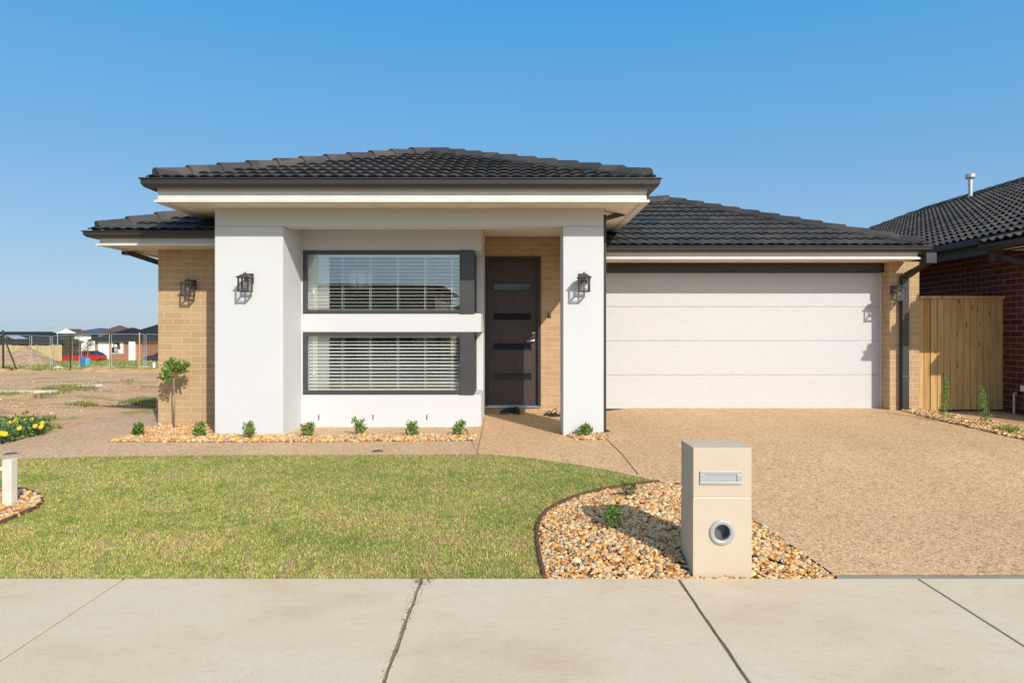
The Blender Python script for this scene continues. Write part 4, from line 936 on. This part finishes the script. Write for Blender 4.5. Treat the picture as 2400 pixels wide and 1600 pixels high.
for k in range(7): a = k * .9; m.tube([(x, y, .66 + k * .012), (x + .05 * math.cos(a), y + .04 * math.sin(a), .75), (x + .09 * math.cos(a), y + .08 * math.sin(a), .83)], [.005, .004, .002], 5)
m.build('branches', M['bark'], TR)
# two conifers by the fence
def conifer(px, py, pt, wpx, label, seed, lean=0):
    x, y = gp(px, py); s = FL / y; h = (py - pt) / s; t = thing('young_conifer', (x, y, G(x, y)), label, 'conifer', 'young conifers by the fence'); r = random.Random(seed)
    MB().tube([(x, y, G(x, y) - .02), (x + lean * .5, y, G(x, y) + h * .5), (x + lean, y, G(x, y) + h * .93)], [.007, .005, .002], 6).build('trunk', M['bark'], t)
    m = MB()
    for k in range(26):
        f = .12 + .86 * k / 25; a = k * 2.4; w_ = wpx / s * .5 * (1 - f) ** .6 * r.uniform(.5, 1.1) + .006; cx = x + lean * f + math.cos(a) * w_ * .6; cy = y + math.sin(a) * w_ * .6
        leaves(m, (cx, cy, G(x, y) + h * f), (w_ * .6, w_ * .6, h * .04), 24, .035, .007, [(.12, .22, .04), (.18, .3, .06), (.26, .36, .1)], seed * 31 + k, 1.2, .0)
    m.build('foliage', M['leaf'], t, normals=False)
conifer(2210, 985, 890, 24, 'thin young conifer in sun at the gate, left of the pair', 5, .05)
conifer(2312, 1000, 908, 30, 'fuller young conifer further right against the shaded fence', 6, -.07)
# weeds
def tuft(px, py, rad, n, L, cols, label, seed, name='weed_tuft', group=None, width=.006):
    x, y = gp(px, py); q = np.random.RandomState(seed); P = np.stack([x + q.normal(0, rad, n), y + q.normal(0, rad * .8, n)], 1)
    c = np.array(cols)[q.randint(0, len(cols), n)] * q.uniform(.7, 1.25, n)[:, None]
    o = blades(name, P, q.uniform(.4, 1, n) * L, np.full(n, width), c, .7, zs=np.array([rough_z(*p) if y > 9.3 else G(*p) for p in P])); tag(o, label, 'weed', group); return o
tuft(2345, 1010, .06, 160, .10, GL, 'low weed tuft behind the pebble border near the second conifer', 1)
tuft(2375, 1016, .05, 120, .16, GL, 'spiky weed with upright blades nearest the right edge', 2)
# yellow flowering groundcover
x, y = gp(50, 1022)
FLW = thing('flowering_groundcover', (x, y, G(x, y)), 'sprawling green groundcover with yellow daisy flowers beside the left path', 'plant')
m = MB(); fl = MB(); r = random.Random(8); poly = [gp(*p) for p in ((-40, 1035), (10, 1036), (60, 1024), (100, 1016), (106, 1004), (80, 994), (40, 996), (0, 1004), (-40, 1010))]
cnt = 0
while cnt < 130:
    p = (r.uniform(min(q[0] for q in poly), max(q[0] for q in poly)), r.uniform(min(q[1] for q in poly), max(q[1] for q in poly)))
    if not in_poly(np.array([p]), poly)[0]: continue
    cnt += 1; h = r.uniform(.04, .14); leaves(m, (p[0], p[1], G(*p) + h * .6), (.09, .09, h * .6), 34, .05, .024, [(.07, .14, .05), (.12, .22, .06), (.2, .3, .1)], cnt, .4, 0)
for (px, py) in ((33, 1000), (24, 1002), (62, 994), (76, 994), (40, 993), (84, 1010), (100, 1002), (98, 1012), (47, 1016), (8, 1030), (14, 1031), (4, 1029), (38, 1002)):
    x, y = gp(px, py + 12); z = G(x, y) + .13
    vs = []; n = 14
    for k in range(n):
        a = 2 * math.pi * k / n; rr = .038 if k % 2 == 0 else .024; vs.append((x + rr * math.cos(a), y - .015 + rr * .55 * math.sin(a), z + rr * .8 * math.sin(a)))
    fl = MB(); fl.add(vs + [(x, y - .028, z - .004)], [(k, (k + 1) % n, n) for k in range(n)], (.85, .62, .03)); fl.build('flower', M['leaf'], FLW, normals=False)
m.build('foliage', M['leaf'], FLW, normals=False)

# weedy patches on the soil lot and field
patches = [((0, 925), (60, 935), (230, 912), (220, 905), (90, 915), (0, 922)), ((250, 945), (365, 950), (368, 925), (320, 930)), ((150, 952), (200, 960), (230, 952), (190, 945)), ((100, 1000), (180, 1000), (200, 985), (120, 985)),
           ((20, 985), (120, 985), (150, 970), (60, 972)), ((280, 895), (310, 900), (312, 890), (290, 890))]
PP = []
for i, pl in enumerate(patches): PP.append(scatter([gp(*p) for p in pl], 9000 if i < 2 else 2500))
P = np.concatenate(PP); nn_ = np.array([noise.noise((x * 1.3, y * 1.3, 9)) for x, y in P]); P = P[nn_ > -.08]
C = np.array([(.20, .25, .06), (.3, .32, .1), (.42, .38, .16), (.14, .19, .05)])[rs.randint(0, 4, len(P))] * rs.uniform(.7, 1.2, len(P))[:, None]
o = blades('weedy_grass', P, rs.uniform(.03, .12, len(P)), rs.uniform(.008, .014, len(P)), C, .8, zs=np.array([rough_z(*p) for p in P])); tag(o, 'patchy weeds growing over the bare soil lot', 'grass', kind='stuff')
P = np.stack([rs.uniform(-75, -12, 90000), 36 + 44 * rs.rand(90000) ** 1.4], 1); P = P[(P[:, 0] > -.80 * P[:, 1]) & (P[:, 0] < -.48 * P[:, 1])]
C = np.array([(.22, .28, .06), (.3, .34, .09), (.44, .4, .17), (.16, .22, .05), (.5, .45, .1)])[rs.randint(0, 5, len(P))] * rs.uniform(.6, 1.2, len(P))[:, None]
o = blades('field_grass', P, rs.uniform(.08, .28, len(P)), rs.uniform(.03, .06, len(P)), C, .7, zs=np.array([rough_z(*p) for p in P])); tag(o, 'rough green field grass around the temporary fence', 'grass', kind='stuff')
V = []; n_ = 60
for j in range(9):
    for i in range(n_ + 1):
        px = -80 + 460 * i / n_; d = 34.4 + j * .35; x = (px - 1200) / FL * d; v = (j - 4) / 4
        V.append((x, d, rough_z(x, d) - .05 + max(0, 1 - v * v) * (.16 + .28 * max(0, noise.noise((x * .8, 3, 1))) + .1 * noise.noise((x * 3, d * 3, 2)))))
F = [(j*(n_+1)+i, j*(n_+1)+i+1, (j+1)*(n_+1)+i+1, (j+1)*(n_+1)+i) for j in range(8) for i in range(n_)]
tag(np_mesh('spoil_bank', V, F, plain('orange_soil', (.56, .33, .16), .95, 0, .3, 2, .8, 9)), kind='structure')
# clods and stones of the soil lot
o = pebbles('soil_stones', [gp(-20, 1000), gp(200, 975), gp(368, 930), gp(368, 885), gp(-20, 885)], 30, .018, lambda x, y: rough_z(x, y), 'scattered stones and clods on the bare soil lot', pal=[(.5, .36, .25), (.62, .48, .35), (.42, .3, .2), (.7, .6, .48), (.55, .33, .2)])
# thin pale boards / edge pieces lying on soil
m = MB(); a, b = gp(120, 906), gp(240, 907); m.tube([(a[0], a[1], rough_z(*a) + .04), (b[0], b[1], rough_z(*b) + .04)], .03, 5); tag(m.build('timber_offcut', M['post']), 'long pale timber strip lying on the bare soil', 'timber')
m = MB(); a = gp(40, 922); m.box(a[0] - 1.2, a[0] + .9, a[1] - .15, a[1] + .15, rough_z(*a), rough_z(*a) + .06); tag(m.build('concrete_slab', M['concrete'], bevel=.02), 'flat pale concrete strip lying in the left grass patch', 'slab')

# ------------------------------------------------------------------ left post in the bed, drain grates, shoes
x, y = gp(22, 1187); s = FL / y
PO = thing('timber_post', (x, y, G(x, y)), 'short pale square post with a pipe standing in the left pebble bed', 'post')
m = MB(); hh = (1187 - 1075) / s; m.box(x - .036, x + .036, y - .03, y + .04, G(x, y) - .1, G(x, y) + hh); o = m.build('post_body', M['post'], PO, bevel=.004)
MB().tube([(x - .05, y, G(x, y) + hh * .79), (x - .5, y, G(x, y) + hh * .79)], .016, 8).build('pipe', M['white'], PO)
for (px, py, lb) in ((885, 1058, 'round black drain grate in the path below the window'), (25, 1064, 'round black drain grate in the path at the left edge')):
    x, y = gp(px, py); z = G(x, y) + .004; t = thing('drain_grate', (x, y, z), lb, 'drain', 'round drain grates in the path')
    MB().lathe([(.055, 0), (.055, .006), (.066, .006), (.066, 0)], (x, y, z), 24).build('rim', M['steel'], t)
    m = MB()
    for k in range(-4, 5): w_ = math.sqrt(.056**2 - (k * .012)**2); m.box(x + k * .012 - .004, x + k * .012 + .004, y - w_, y + w_, z, z + .005)
    m.build('bars', M['black'], t); MB().lathe([(0, .001), (.055, .001)], (x, y, z), 24).build('pit', M['rubber'], t)
def shoe(x, y, z, rz, label, sandal=False, lift=0):
    t = thing('sandal' if sandal else 'shoe', (x, y, z), label, 'sandal' if sandal else 'shoe', 'strappy sandals on the porch' if sandal else 'trainers below the front door', rz)
    n = 16; L = .27
    def outline(sc=1, k=1): return [(sc * (.048 if math.sin(a) > -.1 else .038) * math.cos(a) * k, sc * L / 2 * math.sin(a)) for a in [2 * math.pi * i / n for i in range(n)]]
    m = MB(); m.prism(outline(), 0, .022, 'z'); m.build('sole', M['sole'] if not sandal else M['rubber'], t, world=False, bevel=.004)
    m = MB()
    if not sandal:
        rings = []
        for sc, z_, sh in ((.95, .022, 0), (.97, .04, 0), (.86, .06, -.012), (.6, .082, -.05), (.42, .095, -.065)):
            rings.append([(px, py + sh, z_) for px, py in outline(sc)])
        vs = [p for r_ in rings for p in r_]; fs = [(i*n+k, i*n+(k+1) % n, (i+1)*n+(k+1) % n, (i+1)*n+k) for i in range(4) for k in range(n)]
        m.add(vs, fs); m.build('upper', M['fabric'], t, world=False, smooth=True)
        MB().tube([(-.012, .02, .078), (.014, .03, .075), (-.014, .045, .068), (.012, .055, .064)], .004, 5).build('lace', M['sole'], t, world=False)
    else:
        for yy, hh_ in ((.07, .045), (.015, .06)):
            m.tube([(-.045, yy, .015), (-.04, yy, hh_ * .7), (0, yy + .01, hh_), (.04, yy, hh_ * .7), (.045, yy, .015)], .0075, 6)
        m.tube([(-.04, -.05, .02), (-.042, -.1, .07), (0, -.135, .085), (.042, -.1, .07), (.04, -.05, .02)], .006, 6)
        m.build('straps', M['fabric'], t, world=False)
zf = lambda x, y: G(x, y) + .006
for (px, py, rz, lb) in ((1191, 970, 1.9, 'dark trainer below the front door, left one of the pair'), (1212, 970, 3.3, 'dark trainer below the front door, right one of the pair')):
    x, y = gp(px, py); shoe(x, y, zf(x, y), rz, lb)
for (px, py, rz, lb) in ((1290, 973, 2.3, 'black strappy sandal under the doorbell, left one with upright strap'), (1305, 976, 2.0, 'black strappy sandal under the doorbell, right one nearest the pillar')):
    x, y = gp(px, py); shoe(x, y, zf(x, y), rz, lb, True)

# ------------------------------------------------------------------ background left: temporary fence, cars, houses, street lamp
def gz(x, y): return rough_z(x, y)
def P3(px, py, d): return pz(px, py, d)
TF = thing('temporary_fence', (-28, 43, -1.3), 'grey wire mesh temporary fence panels across the grass field', 'fence', None)
d0 = 42.0; posts = [(-60, 43.5), (30, 43), (120, 42.5), (128, 42), (187, 42), (194, 41.5), (258, 42), (262, 42), (320, 42), (340, 41.5), (372, 42)]
pos = [(-90, 44.5), (10, 43.5), (72, 43), (120, 42), (188, 41.5), (259, 42), (340, 42), (420, 42)]
for i in range(len(pos) - 1):
    (pa, da), (pb, db_) = pos[i], pos[i+1]; xa = (pa - 1200) / FL * da + .06; xb = (pb - 1200) / FL * db_ - .06; za, zb_ = gz(xa, da), gz(xb, db_)
    m = MB(); m.tube([(xa, da, za), (xa, da, za + 2.1), (xb, db_, zb_ + 2.1), (xb, db_, zb_)], .021, 6); m.tube([(xa, da, za + .15), (xb, db_, zb_ + .15)], .016, 6)
    fr = m.build('fence_panel', M['galv'], TF); m = MB(); L = xb - xa
    k = 0
    while k * .1 < L: q = k * .1 / L; xx = xa + k * .1; yy = da + (db_ - da) * q; zz_ = za + (zb_ - za) * q; m.box(xx - .0015, xx + .0015, yy - .001, yy + .001, zz_ + .15, zz_ + 2.1); k += 1
    for k in range(1, 8): zz_ = .15 + k * .25; m.add([(xa, da, za + zz_), (xb, db_, zb_ + zz_), (xb, db_, zb_ + zz_ + .003), (xa, da, za + zz_ + .003)], [(0, 1, 2, 3)])
    m.build('wire_mesh', M['galv'], fr)
    if i: 
        f = MB(); f.box(xa - .35, xa + .2, da - .12, da + .12, za - .02, za + .12); f.build('concrete_foot', M['post'], TF, bevel=.03)
def prop(name, label, cat, m, mat, **k): o = m.build(name, M[mat], **k); return tag(o, label, cat)
# black frame at left edge
x, y, _ = P3(8, 880, 36); z = gz(x, y); m = MB(); m.tube([(x, y, z), (x - .02, y, z + 2.2)], .055, 8); m.tube([(x, y, z + 1.9), (x + .75, y, z)], .04, 6); m.tube([(x, y, z + .3), (x + .75, y + .1, z + .05)], .03, 6); m.tube([(x, y, z + 2.0), (x + 2.3, y + 2, z + .05)], .012, 5); m.box(x - .5, x + 1.7, y - .3, y + .5, z - .02, z + .12)
prop('braced_pole', 'dark braced steel pole and base at the far left edge', 'pole', m, 'charcoal_trim')
# leaning tall thin stakes
STK = [(165, 880, 800, 'charcoal_trim', 'thin black stake in the grass left of the red car'), (327, 882, 790, 'pale_timber', 'tall thin timber stake in the grass right of the brick house pillars')]
for px, pb, pt, mt, lb in STK:
    x, y, _ = P3(px, pb, 40); z = gz(x, y); h = (pb - pt) / 40.; m = MB(); m.box(x - .025, x + .025, y - .02, y + .02, z - .1, z + h * .95); prop('timber_stake' if mt != 'charcoal_trim' else 'metal_stake', lb, 'stake', m, mt)
x, y, _ = P3(194, 878, 41); z = gz(x, y); m = MB(); m.tube([(x, y, z), (x, y, z + .45)], .10, 12); m.tube([(x, y, z + .45), (x, y, z + .72)], .13, 12); prop('marker_barrel', 'blue and teal plastic bollard in the grass by the fence', 'bollard', m, 'blue')
x, y, _ = P3(204, 850, 50); z = gz(x, y); m = MB(); m.lathe([(0, 0), (.22, 0), (.25, .5), (.1, .6), (0, .62)], (x, y, z), 14); prop('plastic_drum', 'small teal drum lying behind the blue bollard', 'drum', m, 'teal')
x, y, _ = P3(361, 882, 39); z = gz(x, y); m = MB(); m.tube([(x, y, z - .05), (x, y, z + .48)], .075, 14); prop('drain_riser', 'short white plastic pipe standing by the brick corner', 'pipe', m, 'white', smooth=False)
x, y, _ = P3(136, 882, 40); z = gz(x, y); m = MB(); m.lathe([(0, .2), (.12, .18), (.3, .08), (.36, 0)], (x, y, z), 14); prop('cement_bag', 'grey lump of cement at the foot of the fence post', 'cement', m, 'post')
# dirt mound
V = []; nx_, ny_ = 40, 20; cx, cy, _ = P3(22, 850, 52)
for j in range(ny_ + 1):
    for i in range(nx_ + 1):
        u = i / nx_ * 2 - 1; v = j / ny_ * 2 - 1; x = cx + u * 3.4; y = cy + v * 2.6; r2 = u*u + v*v
        h = max(0, 1 - r2) ** .8 * 1.25 * (1 + .5 * noise.noise((x * .9, y * .9, 4))) + .12 * noise.noise((x * 3, y * 3, 1)) * (r2 < 1); V.append((x, y, gz(x, y) - .1 + h))
F = [(j*(nx_+1)+i, j*(nx_+1)+i+1, (j+1)*(nx_+1)+i+1, (j+1)*(nx_+1)+i) for j in range(ny_) for i in range(nx_)]
o = np_mesh('dirt_mound', V, F, plain('mound_soil', (.36, .24, .15), .95, 0, .3, 3, .8, 8)); tag(o, 'brown heap of dug soil on the field at the left edge', 'mound')

def car(name, px0, px1, pyb, d, mat, label):
    x0 = (px0 - 1200) / FL * d; x1 = (px1 - 1200) / FL * d; xc = (x0 + x1) / 2; L = 4.2; z = gz(xc, d) + .02; t = thing(name, (xc, d, z), label, 'car', 'cars parked beyond the field')
    X = lambda u: xc - L / 2 + u * L
    prof = [(0, .35), (.01, .62), (.05, .74), (.24, .88), (.27, .92), (.93, .98), (.985, .9), (1, .6), (.99, .32), (.9, .24), (.1, .24)]
    m = MB(); n = len(prof); vs = []
    for yy, ins in ((-.86, .0), (-.80, .0), (.80, 0), (.86, 0)):
        vs += [(X(u), d + yy, z + .88 * h * (1 if abs(yy) < .82 else (.99 if h > .5 else 1.04))) for u, h in prof]
    fs = [tuple(range(n)), tuple(range(4*n-1, 3*n-1, -1))] + [(k*n+i, k*n+(i+1) % n, (k+1)*n+(i+1) % n, (k+1)*n+i) for k in range(3) for i in range(n)]
    m.add(vs, fs); m.build('body', M[mat], t, bevel=.04)
    top = [(.26, .93), (.40, 1.36), (.50, 1.44), (.78, 1.42), (.90, 1.22), (.96, .97)]
    m = MB(); vs = []
    for yy, sh in ((-.80, 0), (.80, 0)):
        for u, h in top: ins = .16 * (h - .93) / .5; vs.append((X(u), d + (yy + ins if yy < 0 else yy - ins), z + h * .88))
    k = len(top); m.add(vs, [tuple(range(k)), tuple(range(2*k-1, k-1, -1))] + [(i, i+1, k+i+1, k+i) for i in range(k-1)]); m.build('cabin_glass', M['glass_dark'], t)
    m = MB(); m.box(X(.42), X(.82), d - .64, d + .64, z + 1.235, z + 1.285)
    for u0, u1 in ((.565, .585), (.745, .77)): m.add([(X(u0), d - .805, z + .83), (X(u1), d - .805, z + .83), (X(u1), d - .65, z + 1.25), (X(u0), d - .65, z + 1.25)], [(0, 1, 2, 3)])
    m.build('roof_panel', M[mat], t)
    for u in (.19, .80):
        for yy in (-.80, .66):
            w_ = MB().lathe([(0, 0), (.2, 0), (.31, .01), (.31, .15), (0, .15)], (X(u), d + yy - .03, z + .31), 18, 'y').build('wheel', M['rubber'], t); MB().lathe([(0, -.012), (.19, -.005)], (X(u), d + yy - .03, z + .31), 14, 'y').build('rim', M['silver'], w_)
    MB().box(X(.0) - .01, X(.04), d - .8, d - .5, z + .62, z + .72).build('headlight', M['silver'], t); MB().box(X(.96), X(1.0) + .01, d - .8, d - .55, z + .72, z + .88).build('tail_light', M['red_paint'], t)
car('parked_car', 150, 240, 848, 74, 'red_paint', 'red hatchback parked beyond the field in front of the houses')
car('parked_car', 344, 440, 842, 72, 'navy_paint', 'dark car half hidden behind the tan brick corner')

def far_house(name, px0, px1, pe, pr, d, depth, wallm, roofm, label, pg=None, ridge=None, loc=None, group='houses beyond the field', ov=.5):
    s = FL / d; x0 = (px0 - 1200) / s; x1 = (px1 - 1200) / s; ze = EYE + (777 - pe) / s; zr = EYE + (777 - pr) / s; t = thing(name, ((x0 + x1) / 2, d, gz((x0+x1)/2, d)), label, 'house', group)
    zg = gz((x0+x1)/2, d) - .3
    MB().box(x0 + ov, x1 - ov, d + ov, d + depth - ov, zg, ze).build('wall', M[wallm], t)
    hd = min(depth, x1 - x0) / 2; m = MB()
    a = [(x0, d, ze), (x1, d, ze), (x1, d + depth, ze), (x0, d + depth, ze)]
    r = [(x0 + hd, d + depth / 2, zr), (x1 - hd, d + depth / 2, zr)] if x1 - x0 >= depth else [((x0+x1)/2, d + hd, zr), ((x0+x1)/2, d + depth - hd, zr)]
    if x1 - x0 >= depth: m.add(a + r, [(0, 1, 5, 4), (1, 2, 5), (2, 3, 4, 5), (3, 0, 4), (3, 2, 1, 0)])
    else: m.add(a + r, [(0, 1, 4), (1, 2, 5, 4), (2, 3, 5), (3, 0, 4, 5), (3, 2, 1, 0)])
    ro = m.build('roof', M[roofm], t); b = MB(); b.box(x0 - .02, x1 + .02, d - .06, d - .003, ze - .16, ze + .04); b.build('gutter', M['charcoal_trim'], t)
    return t, x0, x1, ze, zg + .3, s
t, x0, x1, ze, zg, s = far_house('brick_house', 206, 338, 796, 767, 80, 7, 'brick_red', 'far_roof', 'red brick house with white pillars and dark roof seen beyond the red car')
X = lambda p: (p - 1200) / s
Z = lambda p: EYE + (777 - p) / s
dw = 80 + .5
def panel(t, nm, a, b, c, e, mat, off=.02, th=.05, lab=None):
    o = MB().box(X(a), X(b), dw - off - th, dw - off, Z(e), Z(c)).build(nm, M[mat], t); return o
panel(t, 'garage_door', 224, 250, 801, 841, 'white', .0); w_ = panel(t, 'window', 255, 284, 801, 829, 'white'); MB().box(X(257), X(276), dw - .09, dw - .071, Z(827), Z(803)).build('pane', M['glass_dark'], w_)
for i, (a, b, c, e, mt) in enumerate([(257, 261, 805, 814, 'white'), (263, 270, 807, 813, 'white'), (263, 271, 815, 825, 'silver'), (271, 278, 812, 817, 'red_paint'), (272, 279, 819, 826, 'white')]):
    MB().box(X(a), X(b), dw - .12, dw - .095, Z(e), Z(c)).build('poster', M[mt], w_)
for a, b in ((301, 308), (309, 315)): MB().box(X(a), X(b), 80.05, 80.4, zg - .2, ze - .1).build('pillar', M['white'], t)
t2, x0, x1, ze, zg, s = far_house('brick_house', 262, 480, 792, 750, 88, 10, 'white', 'far_roof', 'white walled house with tall dark roof beside the tan brick corner')
# two-storey house
t3, x0, x1, ze, zg, s = far_house('two_storey_house', 132, 262, 782, 768, 118, 10, 'white', 'red_tile', 'two storey white house with brown tiled roof and solar panels on the skyline')
dw = 118 + .5
m = MB(); m.add([(X(137), 117.6, Z(781)), (X(182), 117.6, Z(781)), (X(158), 117.6, Z(770)), (X(137), 117.8, Z(781)), (X(182), 117.8, Z(781)), (X(158), 117.8, Z(770))], [(0, 1, 2), (5, 4, 3), (0, 2, 5, 3), (1, 4, 5, 2), (0, 3, 4, 1)]); m.build('gable', M['white'], t3)
m = MB(); m.add([(X(138), 117.81, Z(781)), (X(181), 117.81, Z(781)), (X(158), 117.81, Z(770.6)), (X(138), 121.5, Z(781)), (X(181), 121.5, Z(781)), (X(158), 121.5, Z(770.6))], [(0, 1, 2), (5, 4, 3), (0, 2, 5, 3), (1, 4, 5, 2), (0, 3, 4, 1)]); m.build('gable_roof', M['red_tile'], t3)
for a, b, c, e in ((145, 150, 785, 796), (152, 170, 785, 798), (210, 226, 785, 795)): MB().box(X(a), X(b), 118.42, 118.49, Z(e), Z(c)).build('window', M['glass_dark'], t3)
MB().box(X(141), X(172), 117.8, 117.9, Z(796.5), Z(795)).build('balcony_rail', M['white'], t3)
m = MB(); m.add([(X(185), 118.9, Z(779.2)), (X(225), 118.9, Z(779.2)), (X(220), 121.5, Z(771.5)), (X(190), 121.5, Z(771.5))], [(0, 1, 2, 3)]); m.build('solar_panels', M['solar'], t3)
far_house('two_storey_house', 238, 288, 776, 762, 130, 5, 'brick_red', 'red_tile', 'further two storey house whose brown roof peaks behind the solar panels')
t4, x0, x1, ze, zg, s = far_house('brick_house', -130, 138, 804, 777, 92, 6, 'brick_dark', 'far_roof', 'low house with broad dark roof and skylight at the left edge')
MB().add([(X(22), 77.5, Z(788)), (X(40), 77.5, Z(794)), (X(48), 77.5, Z(794.5)), (X(30), 77.5, Z(787))], [(0, 1, 2, 3)])
m = MB(); dd = 78.5; m.prism([((20 - 1200) / FL * dd, EYE + (777 - 786.5) / FL * dd), ((43 - 1200) / FL * dd, EYE + (777 - 794) / FL * dd), ((49 - 1200) / FL * dd, EYE + (777 - 794) / FL * dd), ((27 - 1200) / FL * dd, EYE + (777 - 786) / FL * dd)], dd - .6, dd + 1.2, 'y'); m.build('solar_panel', M['silver'], t4)
# timber boundary fence of the low house
FB = thing('timber_fence', ((80 - 1200) / FL * 70, 70, gz(-49, 70)), 'long pale timber boundary fence in front of the low left house', 'fence'); m = MB(); x = (-40 - 1200) / FL * 70; xe = (142 - 1200) / FL * 70
while x < xe: z = gz(x, 70); m.box(x, x + .14, 70, 70.03, z, z + 1.75); x += .15
m.build('palings', M['pale_timber'], FB); m = MB(); x = (-40 - 1200) / FL * 70
while x < xe: z = gz(x, 70); m.box(x, x + .12, 69.9, 70, z, z + 1.85); x += 2.4
m.build('post', M['fence'], FB)
# street lamp
xl, yl, _ = P3(135, 850, 84); zl = gz(xl, yl); zt = P3(130, 768, 84)[2]
SL = thing('street_lamp', (xl, yl, zl), 'curved arm street lamp rising beside the two storey house', 'street lamp'); MB().tube([(xl, yl, zl), (xl, yl, zt - 1), (xl - .15, yl, zt - .3), (xl - .5, yl, zt + .0), (xl - 1.1, yl, zt + .05)], [.06, .05, .045, .04, .035], 8).build('pole', M['galv'], SL)
MB().box(xl - 1.6, xl - 1.05, yl - .1, yl + .1, zt - .0, zt + .08).build('lamp_head', M['silver'], SL)
# small leafless tree behind the fence
def bare(x, y, z, h, label, seed, crown=True):
    t = thing('young_tree', (x, y, z), label, 'tree', 'young street trees'); r = random.Random(seed); MB().tube([(x, y, z), (x, y, z + h * .5), (x + .05, y, z + h)], [.04, .03, .012], 6).build('trunk', M['bark'], t)
    m = MB()
    for k in range(9): leaves(m, (x + r.uniform(-.7, .7), y + r.uniform(-.5, .5), z + h * r.uniform(.45, 1)), (.35, .35, .3), 60, .12, .05, [(.1, .12, .05), (.16, .18, .07)], seed + k, .2, 0)
    m.build('crown', M['leaf'], t, normals=False)
x, y, _ = P3(170, 850, 62); bare(x, y, gz(x, y), 2.6, 'sparse young tree in front of the two storey house', 3)
x, y, _ = P3(205, 850, 66); bare(x, y, gz(x, y), 2.3, 'young tree above the red hatchback', 9)

# ------------------------------------------------------------------ across the street (seen mirrored in the windows)
def street_house(xc, wd, wallm, label, ze=2.5, rise=2.0):
    t = thing('brick_house', (xc, -20, -.2), label, 'house', 'houses across the street'); y1 = -19; x0, x1 = xc - wd / 2, xc + wd / 2
    MB().box(x0, x1, -30, y1, -.4, ze).build('wall', M[wallm], t)
    m = MB(); e = .5; hd = 6; m.add([(x0-e, -30-e, ze), (x1+e, -30-e, ze), (x1+e, y1+e, ze), (x0-e, y1+e, ze), (x0-e+hd, -24.5, ze+rise), (x1+e-hd, -24.5, ze+rise)], [(0, 1, 5, 4), (1, 2, 5), (2, 3, 4, 5), (3, 0, 4), (3, 2, 1, 0)]); m.build('roof', M['tile'], t)
    MB().box(x0 + .5, x0 + 5.2, y1, y1 + .05, -.2, 1.95).build('garage_door', M['fascia'], t)
    f = MB().box(x1 - 3.6, x1 - 1.2, y1, y1 + .06, .5, 2.0).build('window', M['frame'], t); MB().box(x1 - 3.5, x1 - 1.3, y1 + .061, y1 + .07, .6, 1.9).build('pane', M['glass_dark'], f)
    MB().box(x1 - 5.2, x1 - 4.3, y1, y1 + .05, -.2, 1.95).build('front_door', M['door'], t)
street_house(-10.2, 12, 'brick', 'tall tan brick house across the street mirrored in the left of the windows', 3.75, .55); street_house(3.1, 12.3, 'brick_red', 'red brick house across the street behind the camera')
street_house(-25, 13, 'brick_dark', 'dark brick house across the street further left')
